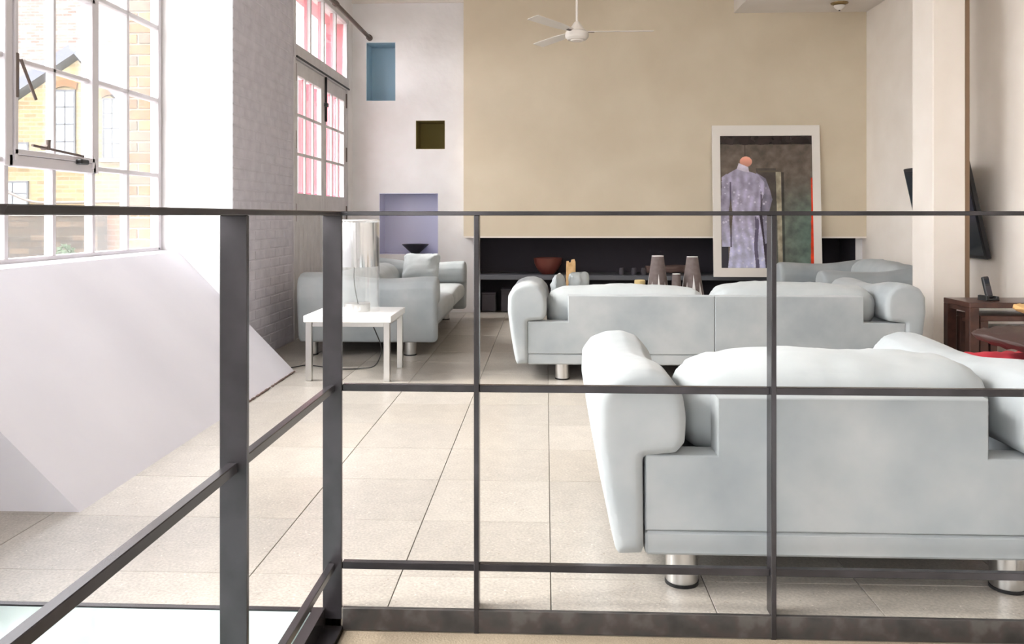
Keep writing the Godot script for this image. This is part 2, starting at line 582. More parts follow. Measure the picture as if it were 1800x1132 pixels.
func build_setting() -> void:
	# floor: cast stone tiles on a bed, open over the stair
	var bed := PackedVector3Array()
	bed.append_array(span(Vector3(-3.0, -0.32, -10.1), Vector3(XR + 0.3, -0.032, -2.292)))
	bed.append_array(span(Vector3(2.6, -0.32, -2.292), Vector3(XR + 0.3, -0.002, 3.2)))
	bed.append_array(span(Vector3(-2.3, -0.32, 1.2), Vector3(2.6, -0.002, 3.2)))
	var fl := obj(bed, "floor", M.grout)
	setting(fl, "pale stone tiled floor of the living room", "floor")
	var pitch := 0.4595
	var shared := make_mesh(box(Vector3(0, -0.016, 0), Vector3(pitch - 0.0025, 0.032, pitch - 0.0025), 0.0012))
	var short := make_mesh(box(Vector3(0, -0.016, 0), Vector3(pitch - 0.0025, 0.032, 0.2075), 0.0012))
	for j in 16:
		for i in 13:
			var x := 0.014 + pitch * (i - 5 + 0.5)
			var z := -2.397 if j == 0 else -2.502 - pitch * (j - 0.5)
			var t := put_mesh(short if j == 0 else shared, "tile", M.tiles[rng.randi() % 5], fl, Vector3(x, rng.randf_range(-0.0012, 0.0), z))
			t.rotation.y = 0.0
	# window wall
	var wl := struct_root("wall_left", "white wall of deep piers between tall steel windows", "wall")
	var top := 4.0
	var holes := [[-5.763, -2.99, -0.3, 3.8], [-9.161, -7.177, 0.0, 3.3], [-2.72, 0.7, 0.86, 3.8], [1.0, 3.0, 0.86, 3.8]]
	var core := holed(-9.9, 3.2, -0.3, top, holes, func(a, b, c, d): return span(Vector3(-3.0 if a > -7.3 else -2.44, c, a), Vector3(XL - (0.0055 if a > -7.2 and b < -5.7 else 0.0), d, b)))
	obj(core, "plaster", M.plaster, wl)
	obj(span(Vector3(-3.0, -0.3, -5.763), Vector3(-2.79, 0.84, -2.99)), "spandrel", M.plaster, wl)
	obj(span(Vector3(XL - 0.03, 0.0, -7.177), Vector3(XL - 0.005, 3.11, -5.766)), "joint_bed", M.brick_paint, wl)
	var br := make_mesh(box(Vector3.ZERO, Vector3(0.03, 0.067, 0.217), 0.004))
	var half := make_mesh(box(Vector3.ZERO, Vector3(0.03, 0.067, 0.105), 0.004))
	var z_end := -7.177
	var course := 0
	while course * 0.076 < 3.06:
		var y := 0.038 + course * 0.076
		var z := -5.768
		var first_half := course % 2 == 1
		while z - 0.1 > z_end:
			var is_half := first_half or z - 0.216 < z_end
			var l := 0.104 if is_half else 0.216
			if z - l > z_end - 0.02:
				put_mesh(half if is_half else br, "brick", M.brick_paint, wl, Vector3(XL - 0.0155 + rng.randf_range(-0.0008, 0.0008), y, z - l * 0.5))
			z -= l + 0.011
			first_half = false
		course += 1
	# plaster reveal of the recess and outer brick reveal beyond the glass
	var joint := obj(span(Vector3(-3.0, 0.8, -5.78), Vector3(-2.8, 3.8, -5.748)), "mortar_bed", M.mortar, wl)
	joint.set_meta("label", "pale mortar behind the outer bricks")
	var stock := make_mesh(box(Vector3.ZERO, Vector3(0.2, 0.066, 0.02), 0.004))
	var stock_half := make_mesh(box(Vector3.ZERO, Vector3(0.094, 0.066, 0.02), 0.004))
	for k in 38:
		var y := 0.86 + k * 0.077 + 0.035
		if k % 2 == 0:
			put_mesh(stock, "facing_brick", M.stock_brick[rng.randi() % 4], wl, Vector3(-2.9, y, -5.747))
		else:
			put_mesh(stock_half, "facing_brick", M.stock_brick[rng.randi() % 4], wl, Vector3(-2.847, y, -5.747))
			put_mesh(stock_half, "facing_brick", M.stock_brick[rng.randi() % 4], wl, Vector3(-2.953, y, -5.747))
	# sloped plaster apron below the window
	var slope := hexa([Vector3(-1.721, -0.01, -2.991), Vector3(-1.775, -0.01, -5.775), Vector3(-2.8, -0.01, -5.775), Vector3(-2.8, -0.01, -2.991), Vector3(-2.6, 0.845, -2.991), Vector3(-2.617, 0.845, -5.775), Vector3(-2.8, 0.862, -5.775), Vector3(-2.8, 0.862, -2.991)])
	var sl := obj(slope, "wall_slope", M.slope, null, Vector3.ZERO, 10.0)
	setting(sl, "smooth white plaster slope falling from window sill to floor", "sloped sill")
	var worn := PackedVector3Array()
	for k in 60:
		var z := -4.3 - 1.45 * pow(rng.randf(), 0.7)
		var f := (-z - 2.991) / 2.784
		var x := lerpf(-1.721, -1.775, f)
		var l := rng.randf_range(0.012, 0.05)
		var w := rng.randf_range(0.006, 0.016)
		worn.append_array(box(Vector3(x + 0.002, 0.004, z), Vector3(w, 0.01, l), 0.003))
	var wo := obj(worn, "worn_edge", M.driftwood, sl)
	wo.set_meta("kind", "stuff")
	# back wall with three niches
	var wb := struct_root("wall_back", "white end wall with coloured niches beside hanging beige chimney breast", "wall")
	var niches := [[-2.06, -1.725, 2.419, 3.087, "blue", 0.3], [-1.489, -1.156, 1.864, 2.19, "olive", 0.3], [-1.909, -1.234, 0.661, 1.358, "lavender", 0.3]]
	var white := holed(-3.0, -0.8, -0.1, 3.533, niches, func(a, b, c, d): return span(Vector3(a, c, -9.9), Vector3(b, d, ZB)))
	obj(white, "plaster", M.plaster, wb)
	for n in niches:
		var t := PackedVector3Array()
		var a := Vector3(n[0], n[2], ZB - n[5])
		var b := Vector3(n[1], n[3], ZB - 0.001)
		t.append_array(span(Vector3(a.x, a.y, a.z - 0.01), Vector3(b.x, b.y, a.z)))
		t.append_array(span(Vector3(a.x, a.y, a.z), Vector3(a.x + 0.004, b.y, b.z)))
		t.append_array(span(Vector3(b.x - 0.004, a.y, a.z), Vector3(b.x, b.y, b.z)))
		t.append_array(span(Vector3(a.x, b.y - 0.004, a.z), Vector3(b.x, b.y, b.z)))
		t.append_array(span(Vector3(a.x, a.y, a.z), Vector3(b.x, a.y + 0.004, b.z)))
		var o := obj(t, "niche_lining", M[n[4]], wb)
		o.set_meta("label", "%s painted lining of wall niche" % {"blue": "grey blue", "olive": "dark olive", "lavender": "pale lavender"}[n[4]])
	# fireplace slot below the beige breast
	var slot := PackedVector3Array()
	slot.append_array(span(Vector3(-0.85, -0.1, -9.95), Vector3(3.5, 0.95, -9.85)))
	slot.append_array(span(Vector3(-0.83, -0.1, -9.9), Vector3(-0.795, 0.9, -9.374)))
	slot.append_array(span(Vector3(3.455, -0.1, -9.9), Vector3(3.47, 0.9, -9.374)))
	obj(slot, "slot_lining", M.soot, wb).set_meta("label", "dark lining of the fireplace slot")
	var ret := span(Vector3(3.46, -0.1, -9.9), Vector3(XR + 0.01, 0.9, ZB))
	obj(ret, "plaster", M.plaster, wb)
	var breast := span(Vector3(-0.93, 0.872, -9.9), Vector3(XR + 0.01, 4.0, -9.25))
	obj(breast, "chimney_breast", M.beige, wb).set_meta("label", "beige suede plaster chimney breast")
	obj(span(Vector3(-0.925, 0.853, -9.9), Vector3(XR + 0.01, 0.872, -9.247)), "lip", M.cream, wb)
	obj(span(Vector3(-3.0, 3.533, -9.9), Vector3(-0.93, 4.0, -9.33)), "beam", M.ceiling, wb)
	# right wall
	var wr := struct_root("wall_right", "plain cream side wall behind column and television", "wall")
	obj(span(Vector3(XR, -0.1, -9.95), Vector3(XR + 0.3, 4.0, 3.2)), "plaster", M.cream, wr)
	obj(span(Vector3(XR - 0.035, 0, -6.33), Vector3(XR + 0.01, 4.0, -4.9), 0.004), "pier", M.cream, wr)
	# rear wall and high ceiling
	var rear := holed(-3.0, XR + 0.3, -0.3, 4.0, [[-1.9, -0.9, 1.2, 3.2]], func(a, b, c, d): return span(Vector3(a, c, 3.0), Vector3(b, d, 3.3)))
	setting(obj(rear, "wall_rear", M.plaster), "white wall with one window behind the stair", "wall")
	var ce := struct_root("ceiling", "warm white ceiling with lower soffit along right wall", "ceiling")
	var lights := []
	var slab := holed(-3.0, XR + 0.3, -9.95, 3.3, lights, func(a, b, c, d): return span(Vector3(a, 4.0, c), Vector3(b, 4.2, d)))
	obj(slab, "slab", M.ceiling, ce)
	obj(span(Vector3(2.085, 3.353, -9.3), Vector3(XR + 0.05, 4.05, 3.1), 0.003), "soffit", M.ceiling, ce)
	# column with a rusty brown edge strip
	var col := struct_root("column", "square cream column with thin brown edge strip near television", "column")
	obj(span(Vector3(2.943, 0, -6.755), Vector3(3.185, 3.36, -6.4), 0.006), "shaft", M.cream, col)
	obj(span(Vector3(3.186, 0, -6.52), Vector3(3.22, 3.36, -6.405), 0.002), "edge_strip", M.brown_strip, col)
	# stair well under the camera
	var st := struct_root("stair", "stone stair rising to the edge of the living room floor", "stair")
	for k in 4:
		obj(span(Vector3(-0.57, -0.5 - k * 0.18, -2.29 + 0.28 * k), Vector3(2.6, -0.062 - k * 0.18, -2.0 + 0.28 * k), 0.004), "tread", M.step, st)
	obj(span(Vector3(-0.57, -0.9, -1.18), Vector3(2.6, -0.78, 1.2)), "landing", M.step, st)
	obj(span(Vector3(-0.62, -2.7, -2.29), Vector3(-0.57, -0.05, 1.2)), "stringer", M.steel, st)
	obj(span(Vector3(-0.57, -0.06, -2.3), Vector3(2.6, 0.002, -2.286), 0.002), "kerb_plate", M.plate, st).set_meta("label", "mottled grey steel plate along the floor edge")
	# glass floor beside the stair
	var gf := struct_root("floor_glass", "pale green glass floor panel behind the railing", "glass floor")
	obj(span(Vector3(XL, -0.028, -2.27), Vector3(-0.655, -0.003, -0.6), 0.002), "pane", M.floor_glass, gf)
	obj(span(Vector3(XL, -0.028, -0.58), Vector3(-0.655, -0.003, 1.2), 0.002), "pane", M.floor_glass, gf)
	var rim := PackedVector3Array()
	rim.append_array(span(Vector3(-2.3, -0.2, -2.291), Vector3(-0.62, 0.0, -2.272)))
	rim.append_array(span(Vector3(-0.652, -0.2, -2.272), Vector3(-0.621, 0.0, 1.2)))
	rim.append_array(span(Vector3(-2.3, -0.2, -0.6), Vector3(-0.652, -0.03, -0.58)))
	obj(rim, "bearer", M.steel, gf)
	obj(span(Vector3(-3.0, -2.8, -2.4), Vector3(-0.62, -2.7, 1.3)), "lower_floor", M.plaster, gf)
	obj(span(Vector3(-3.0, -2.7, -2.4), Vector3(-0.6, -0.32, -2.3)), "lower_wall", M.plaster, gf)

# ------------------------------------------------------------------ windows and doors
func steel_window(n: int, z0: float, z1: float, y0: float, y1: float, zs: Array, ys: Array, label: String, casement: Array) -> Node3D:
	var w := struct_root("window_%d" % n, label, "window")
	var fr := PackedVector3Array()
	for z in [z0, z1]:
		fr.append_array(span(Vector3(XW - 0.03, y0, z - 0.022), Vector3(XW + 0.03, y1, z + 0.022), 0.003))
	for y in [y0, y1]:
		fr.append_array(span(Vector3(XW - 0.03, y - 0.02, z0), Vector3(XW + 0.03, y + 0.02, z1), 0.003))
	obj(fr, "frame", M.paint, w)
	var inside := func(z: float, y: float) -> bool:
		return casement.size() > 0 and z > casement[0] + 0.01 and z < casement[1] - 0.01 and y > casement[2] + 0.01 and y < casement[3] - 0.01
	var zz := [z0] + zs + [z1]
	var yy := [y0] + ys + [y1]
	for z in zs:
		for j in yy.size() - 1:
			if not inside.call(z, (yy[j] + yy[j + 1]) * 0.5):
				obj(span(Vector3(XW - 0.025, yy[j], z - 0.016), Vector3(XW + 0.025, yy[j + 1], z + 0.016), 0.003), "glazing_bar", M.paint, w)
	for y in ys:
		for j in zz.size() - 1:
			if not inside.call((zz[j] + zz[j + 1]) * 0.5, y):
				obj(span(Vector3(XW - 0.025, y - 0.014, zz[j]), Vector3(XW + 0.025, y + 0.014, zz[j + 1]), 0.003), "glazing_bar", M.paint, w)
	for i in zz.size() - 1:
		for j in yy.size() - 1:
			if not inside.call((zz[i] + zz[i + 1]) * 0.5, (yy[j] + yy[j + 1]) * 0.5):
				obj(span(Vector3(XW - 0.003, yy[j] + 0.01, zz[i] + 0.01), Vector3(XW + 0.003, yy[j + 1] - 0.01, zz[i + 1] - 0.01)), "pane", M.glass, w)
	if casement.size() > 0:
		var a: float = casement[0]
		var b: float = casement[1]
		var c: float = casement[2]
		var d: float = casement[3]
		var sash := PackedVector3Array()
		for z in [a, b]:
			sash.append_array(span(Vector3(XW - 0.035, c - 0.03, z - 0.03), Vector3(XW + 0.04, d + 0.03, z + 0.03), 0.004))
		for y in [c, d]:
			sash.append_array(span(Vector3(XW - 0.035, y - 0.03, a), Vector3(XW + 0.04, y + 0.03, b), 0.004))
		for z in [a + 0.045, b - 0.045]:
			sash.append_array(span(Vector3(XW - 0.02, c, z - 0.014), Vector3(XW + 0.05, d, z + 0.014), 0.003))
		for y in [c + 0.045, d - 0.045]:
			sash.append_array(span(Vector3(XW - 0.02, y - 0.014, a + 0.03), Vector3(XW + 0.05, y + 0.014, b - 0.03), 0.003))
		var s := obj(sash, "casement", M.paint, w)
		var mz := (a + b) * 0.5
		var my := (c + d) * 0.5
		obj(span(Vector3(XW - 0.015, c + 0.04, mz - 0.012), Vector3(XW + 0.03, d - 0.04, mz + 0.012), 0.003), "glazing_bar", M.paint, s)
		obj(span(Vector3(XW - 0.015, my - 0.012, a + 0.04), Vector3(XW + 0.03, my + 0.012, b - 0.04), 0.003), "glazing_bar", M.paint, s)
		for i in 2:
			for j in 2:
				var za := a + 0.05 if i == 0 else mz
				var zb := mz if i == 0 else b - 0.05
				var ya := c + 0.05 if j == 0 else my
				var yb := my if j == 0 else d - 0.05
				obj(span(Vector3(XW - 0.002, ya, za), Vector3(XW + 0.003, yb, zb)), "pane", M.glass, s)
		obj(cyl(Vector3(XW + 0.07, c + 0.085, b - 0.14), Vector3(XW + 0.075, c + 0.06, a + 0.2), 0.007), "stay_bar", M.rust, s)
		var peg := cyl(Vector3(XW + 0.04, c + 0.085, b - 0.27), Vector3(XW + 0.08, c + 0.085, b - 0.27), 0.016)
		peg.append_array(cyl(Vector3(XW + 0.075, c + 0.07, b - 0.27), Vector3(XW + 0.075, c + 0.125, b - 0.27), 0.01, 0.014))
		obj(peg, "stay_peg", M.rust, s)
		obj(span(Vector3(XW + 0.05, c + 0.012, a + 0.16), Vector3(XW + 0.09, c + 0.042, a + 0.24), 0.006), "stay_pin", M.black, s)
		obj(cyl(Vector3(XW + 0.06, my + 0.0, b - 0.06), Vector3(XW + 0.09, my - 0.2, b - 0.14), 0.008), "handle", M.rust, s)
		obj(span(Vector3(XW + 0.04, my - 0.2, b - 0.058), Vector3(XW + 0.056, my + 0.03, b - 0.038), 0.004), "handle_plate", M.rust, s)
	return w

func build_door() -> void:
	var z0 := -9.161
	var z1 := -7.177
	var d := struct_root("door_1", "tall grey double doors with glazed grids and fanlight over", "door")
	var X := XL - 0.01
	# frame and transom
	var fr := PackedVector3Array()
	fr.append_array(span(Vector3(X - 0.03, 0, z0), Vector3(X + 0.012, 3.3, z0 + 0.06), 0.004))
	fr.append_array(span(Vector3(X - 0.03, 0, z1 - 0.05), Vector3(X + 0.012, 3.3, z1), 0.004))
	fr.append_array(span(Vector3(X - 0.1, 2.5, z0), Vector3(X + 0.02, 2.63, z1), 0.005))
	fr.append_array(span(Vector3(X - 0.1, 3.24, z0), Vector3(X + 0.02, 3.3, z1), 0.005))
	obj(fr, "frame", M.door_paint, d)
	obj(span(Vector3(X + 0.02, 2.505, z0 + 0.02), Vector3(X + 0.035, 2.522, z1 - 0.02), 0.003), "track", M.black, d)
	# fanlight: five glazing posts, red outside
	var n := 4
	var wz := (z1 - z0 - 0.11) / n
	for k in n:
		var a := z0 + 0.06 + wz * k
		obj(span(Vector3(X - 0.02, 2.63, a + 0.01), Vector3(X - 0.014, 3.24, a + wz - 0.01)), "pane", M.glass, d)
		if k > 0:
			var bar := obj(span(Vector3(X - 0.02, 2.63, a - 0.018), Vector3(X + 0.012, 3.24, a + 0.018), 0.003), "fanlight_bar", M.door_paint, d)
			obj(span(Vector3(X - 0.05, 2.63, a - 0.022), Vector3(X - 0.021, 3.24, a + 0.022), 0.002), "outer_bar", M.red_paint, bar)
	# outer reveals painted red
	obj(span(Vector3(-2.46, 0, z0 - 0.005), Vector3(X - 0.031, 3.3, z0 + 0.05)), "outer_lining", M.red_paint, d)
	obj(span(Vector3(-2.5, 3.25, z0), Vector3(X - 0.1, 3.3, z1)), "outer_lining", M.red_paint, d)
	# leaves
	var mid := (z0 + z1) * 0.5 - 0.02
	for leaf in [[z0 + 0.06, mid], [mid, z1 - 0.05]]:
		var a: float = leaf[0] + 0.004
		var b: float = leaf[1] - 0.004
		var t := PackedVector3Array()
		var s := 0.085
		t.append_array(span(Vector3(X - 0.045, 0.002, a), Vector3(X, 2.495, a + s), 0.003))
		t.append_array(span(Vector3(X - 0.045, 0.002, b - s), Vector3(X, 2.495, b), 0.003))
		t.append_array(span(Vector3(X - 0.045, 2.365, a + s), Vector3(X, 2.495, b - s), 0.003))
		t.append_array(span(Vector3(X - 0.045, 1.12, a + s), Vector3(X, 1.305, b - s), 0.003))
		t.append_array(span(Vector3(X - 0.045, 0.002, a + s), Vector3(X, 0.2, b - s), 0.003))
		var lf := obj(t, "leaf", M.door_paint, d)
		var ga := a + s
		var gb := b - s
		for i in 3:
			var pw := (gb - ga) / 3.0
			var h := (2.365 - 1.305) / 3.0
			if i > 0:
				var q := ga + pw * i
				obj(span(Vector3(X - 0.026, 1.305, q - 0.013), Vector3(X - 0.002, 2.365, q + 0.013), 0.003), "glazing_bar", M.door_paint, lf)
				obj(span(Vector3(X - 0.074, 1.305, q - 0.013), Vector3(X - 0.027, 2.365, q + 0.013), 0.002), "outer_bar", M.red_paint, lf)
				obj(span(Vector3(X - 0.026, 1.305 + h * i - 0.014, ga), Vector3(X - 0.003, 1.305 + h * i + 0.014, gb), 0.003), "glazing_bar", M.door_paint, lf)
			for j in 3:
				obj(span(Vector3(X - 0.03, 1.305 + h * j + 0.01, ga + pw * i + 0.008), Vector3(X - 0.026, 1.305 + h * (j + 1) - 0.01, ga + pw * (i + 1) - 0.008)), "pane", M.glass, lf)
		obj(span(Vector3(X - 0.074, 1.305, ga - 0.03), Vector3(X - 0.046, 2.365, ga), 0.002), "outer_bar", M.red_paint, lf)
		# boarded lower panel
		var boards := 7
		for i in boards:
			var bw := (gb - ga) / boards
			obj(span(Vector3(X - 0.04, 0.2, ga + bw * i + 0.002), Vector3(X - 0.016, 1.12, ga + bw * (i + 1) - 0.002), 0.006), "board", M.door_paint, lf)
	# bolts and hinges
	obj(span(Vector3(X, 2.05, mid - 0.05), Vector3(X + 0.022, 2.5, mid - 0.028), 0.004), "bolt", M.black, d)
	obj(span(Vector3(X, 2.2, mid - 0.07), Vector3(X + 0.03, 2.24, mid + 0.0), 0.004), "bolt", M.black, d)
	obj(span(Vector3(X, 1.1, mid - 0.08), Vector3(X + 0.03, 1.14, mid + 0.08), 0.006), "latch", M.black, d)
	for y in [1.05, 1.7, 2.3]:
		obj(span(Vector3(X, y, z1 - 0.062), Vector3(X + 0.012, y + 0.16, z1 - 0.042), 0.002), "hinge", M.rust, d)
		obj(span(Vector3(X, y, z0 + 0.05), Vector3(X + 0.012, y + 0.16, z0 + 0.07), 0.002), "hinge", M.rust, d)

# ------------------------------------------------------------------ railing
func build_railing() -> void:
	var r := thing("stair_railing", "dark grey flat steel railing around the stair opening", "railing", Vector3(-0.6, 0, -2.3))
	var o := Vector3(-0.6, 0, -2.3)
	var bar := func(a: Vector3, b: Vector3, called: String) -> MeshInstance3D:
		return obj(moved(span(a, b, 0.0015), -o), called, M.steel, r)
	# broad corner posts, flat to the room
	bar.call(Vector3(-0.628, -0.3, -2.304), Vector3(-0.574, 1.101, -2.292), "post")
	bar.call(Vector3(-0.628, -0.3, -1.572), Vector3(-0.574, 1.101, -1.56), "post")
	bar.call(Vector3(-0.628, -0.3, -0.84), Vector3(-0.574, 1.101, -0.828), "post")
	# slim posts seen on edge
	for x in [-0.194, 0.624, 1.442, 2.26]:
		bar.call(Vector3(x - 0.007, -0.3, -2.335), Vector3(x + 0.007, 1.101, -2.285), "post")
		var cleat := cyl(Vector3(x, 1.088, -2.283), Vector3(x, 1.088, -2.29), 0.006)
		obj(moved(cleat, -o), "bolt", M.steel, r)
	# top rail: flat bars
	bar.call(Vector3(-0.574, 1.101, -2.335), Vector3(2.3, 1.113, -2.285), "top_rail")
	bar.call(Vector3(-0.628, 1.101, -2.335), Vector3(-0.574, 1.113, -0.3), "top_rail")
	# lower rails: square bars between the posts
	for y in [[0.606, 0.626], [0.105, 0.125]]:
		var xs := [-0.574, -0.201, -0.187, 0.617, 0.631, 1.435, 1.449, 2.253]
		for k in range(0, 8, 2):
			bar.call(Vector3(xs[k], y[0], -2.32), Vector3(xs[k + 1], y[1], -2.3), "rail")
		bar.call(Vector3(-0.612, y[0], -2.29), Vector3(-0.592, y[1], -1.573), "rail")
		bar.call(Vector3(-0.612, y[0], -1.559), Vector3(-0.592, y[1], -0.841), "rail")
		bar.call(Vector3(-0.612, y[0], -0.827), Vector3(-0.592, y[1], -0.3), "rail")

# ------------------------------------------------------------------ sofas
var arm_mesh_l: ArrayMesh
var arm_mesh_r: ArrayMesh
const ARM_DEPTH := 1.1

func poly_dist(p: Vector2, poly: Array) -> float:
	var d := 1e9
	var n := poly.size()
	for i in n:
		var a: Vector2 = poly[i]
		var b: Vector2 = poly[(i + 1) % n]
		d = minf(d, p.distance_to(Geometry2D.get_closest_point_to_segment(p, a, b)))
	return -d if Geometry2D.is_point_in_polygon(p, PackedVector2Array(poly)) else d

func arm_triangles() -> PackedVector3Array:
	# outer face at u = 0, inward positive; back end at z = 0, front at z = -ARM_DEPTH
	var prof := [Vector2(0.062, 0.108), Vector2(0.142, 0.112), Vector2(0.139, 0.398), Vector2(0.235, 0.407), Vector2(0.262, 0.44), Vector2(0.266, 0.52), Vector2(0.255, 0.59), Vector2(0.215, 0.645), Vector2(0.16, 0.668), Vector2(0.1, 0.664), Vector2(0.04, 0.635), Vector2(0.006, 0.575), Vector2(0.003, 0.47), Vector2(0.022, 0.32), Vector2(0.045, 0.18)]
	var c := 0.0125
	var nx := 27
	var ny := 50
	var nz := 96
	var o := Vector3(-0.03, 0.075, -ARM_DEPTH - 0.04)
	var grid := PackedFloat32Array()           # distance to the profile on a plane
	grid.resize(nx * ny)
	for i in nx:
		for j in ny:
			grid[i * ny + j] = poly_dist(Vector2(o.x + i * c, o.y + j * c), prof)
	var r := 0.034
	var f := PackedFloat32Array()
	f.resize(nx * ny * nz)
	for k in nz:
		var z := o.z + k * c
		var s := clampf(-z / ARM_DEPTH, 0.0, 1.0)
		var dip := -0.014 - 0.06 * smoothstep(0.15, 0.6, s) + 0.022 * smoothstep(0.65, 0.95, s)
		var wide := 1.0 + 0.06 * smoothstep(0.5, 0.9, s)
		var dz := maxf(z, -ARM_DEPTH - z) + r
		for j in ny:
			var y := o.y + j * c
			var lift := dip * clampf((y - 0.36) / 0.29, 0.0, 1.3)
			var y0 := (y - lift - o.y) / c
			var jj := clampi(int(y0), 0, ny - 2)
			var fy := clampf(y0 - jj, 0.0, 1.0)
			for i in nx:
				var x0 := ((o.x + i * c) / wide - o.x) / c
				var ii := clampi(int(x0), 0, nx - 2)
				var fx := x0 - ii
				var d2 := lerpf(lerpf(grid[ii * ny + jj], grid[(ii + 1) * ny + jj], fx), lerpf(grid[ii * ny + jj + 1], grid[(ii + 1) * ny + jj + 1], fx), fy) + r
				var m := Vector2(maxf(d2, 0.0), maxf(dz, 0.0)).length() + minf(maxf(d2, dz), 0.0) - r
				f[(i * ny + j) * nz + k] = m
	return surface_net(f, nx, ny, nz, o, c)

func surface_net(f: PackedFloat32Array, nx: int, ny: int, nz: int, o: Vector3, c: float) -> PackedVector3Array:
	var at := {}
	var off := [Vector3i(0, 0, 0), Vector3i(1, 0, 0), Vector3i(0, 1, 0), Vector3i(1, 1, 0), Vector3i(0, 0, 1), Vector3i(1, 0, 1), Vector3i(0, 1, 1), Vector3i(1, 1, 1)]
	var edges := [[0, 1], [2, 3], [4, 5], [6, 7], [0, 2], [1, 3], [4, 6], [5, 7], [0, 4], [1, 5], [2, 6], [3, 7]]
	var step := [0, ny * nz, nz, ny * nz + nz, 1, ny * nz + 1, nz + 1, ny * nz + nz + 1]
	for i in nx - 1:
		for j in ny - 1:
			for k in nz - 1:
				var b := (i * ny + j) * nz + k
				var inside := 0
				for q in 8:
					if f[b + step[q]] < 0.0: inside += 1
				if inside == 0 or inside == 8: continue
				var sum := Vector3()
				var cnt := 0
				for e in edges:
					var v0 := f[b + step[e[0]]]
					var v1 := f[b + step[e[1]]]
					if (v0 < 0.0) != (v1 < 0.0):
						var t := v0 / (v0 - v1)
						sum += Vector3(off[e[0]]).lerp(Vector3(off[e[1]]), t)
						cnt += 1
				at[b] = o + (Vector3(i, j, k) + sum / cnt) * c
	var tri := PackedVector3Array()
	var sx := ny * nz
	var sy := nz
	for b in at:
		var v0 := f[b]
		for ax in 3:
			var d: int = [sx, sy, 1][ax]
			if (v0 < 0.0) == (f[b + d] < 0.0): continue
			var u: int = [sy, 1, sx][ax]
			var w: int = [1, sx, sy][ax]
			if not (at.has(b - u) and at.has(b - w) and at.has(b - u - w)): continue
			if v0 < 0.0: quad(tri, at[b], at[b - u], at[b - u - w], at[b - w])
			else: quad(tri, at[b], at[b - w], at[b - u - w], at[b - u])
	return oriented(tri)

func back_cushion(w: float, h: float, d: float, seed_: int) -> PackedVector3Array:
	var n := FastNoiseLite.new()
	n.seed = seed_
	n.frequency = 1.6
	var fold := FastNoiseLite.new()
	fold.seed = seed_ + 5
	fold.frequency = 7.0
	return soft(Vector3(w, h, d), 0.115, 44, func(p: Vector3) -> Vector3:
		var e := p
		var k := 1.0 - pow(absf(p.x) / (w * 0.5), 4.0)
		e.y += (p.y / h + 0.5) * (0.03 * k + n.get_noise_3d(p.x, p.y, p.z) * 0.025)
		e.z *= 1.0 + 0.12 * k
		e += p.normalized() * fold.get_noise_3d(p.x * 3.0, p.y * 0.35, p.z * 0.5) * 0.011 * smoothstep(0.0, 0.1, p.y)
		e += p.normalized() * fold.get_noise_3d(p.x * 0.6, p.y * 2.0, p.z) * 0.006 * (0.3 + 0.7 * (1.0 - k))
		return e)

func pillow(w: float, h: float, d: float, seed_: int) -> PackedVector3Array:    # square scatter cushion standing on its edge
	var fold := FastNoiseLite.new()
	fold.seed = seed_
	fold.frequency = 5.0
	return soft(Vector3(w, h, d), d * 0.48, 16, func(p: Vector3) -> Vector3:
		var u := p.x / (w * 0.5)
		var v := p.y / (h * 0.5)
		var pinch := (1.0 - 0.88 * pow(clampf(maxf(absf(u), absf(v)), 0, 1), 3.0))
		var e := Vector3(p.x * (1.0 - 0.07 * (1.0 - v * v)), p.y * (1.0 - 0.07 * (1.0 - u * u)), p.z * pinch)
		e += Vector3(0, 0, 1) * fold.get_noise_2d(p.x * 2.0, p.y * 2.0) * 0.02 * signf(p.z)
		return e)

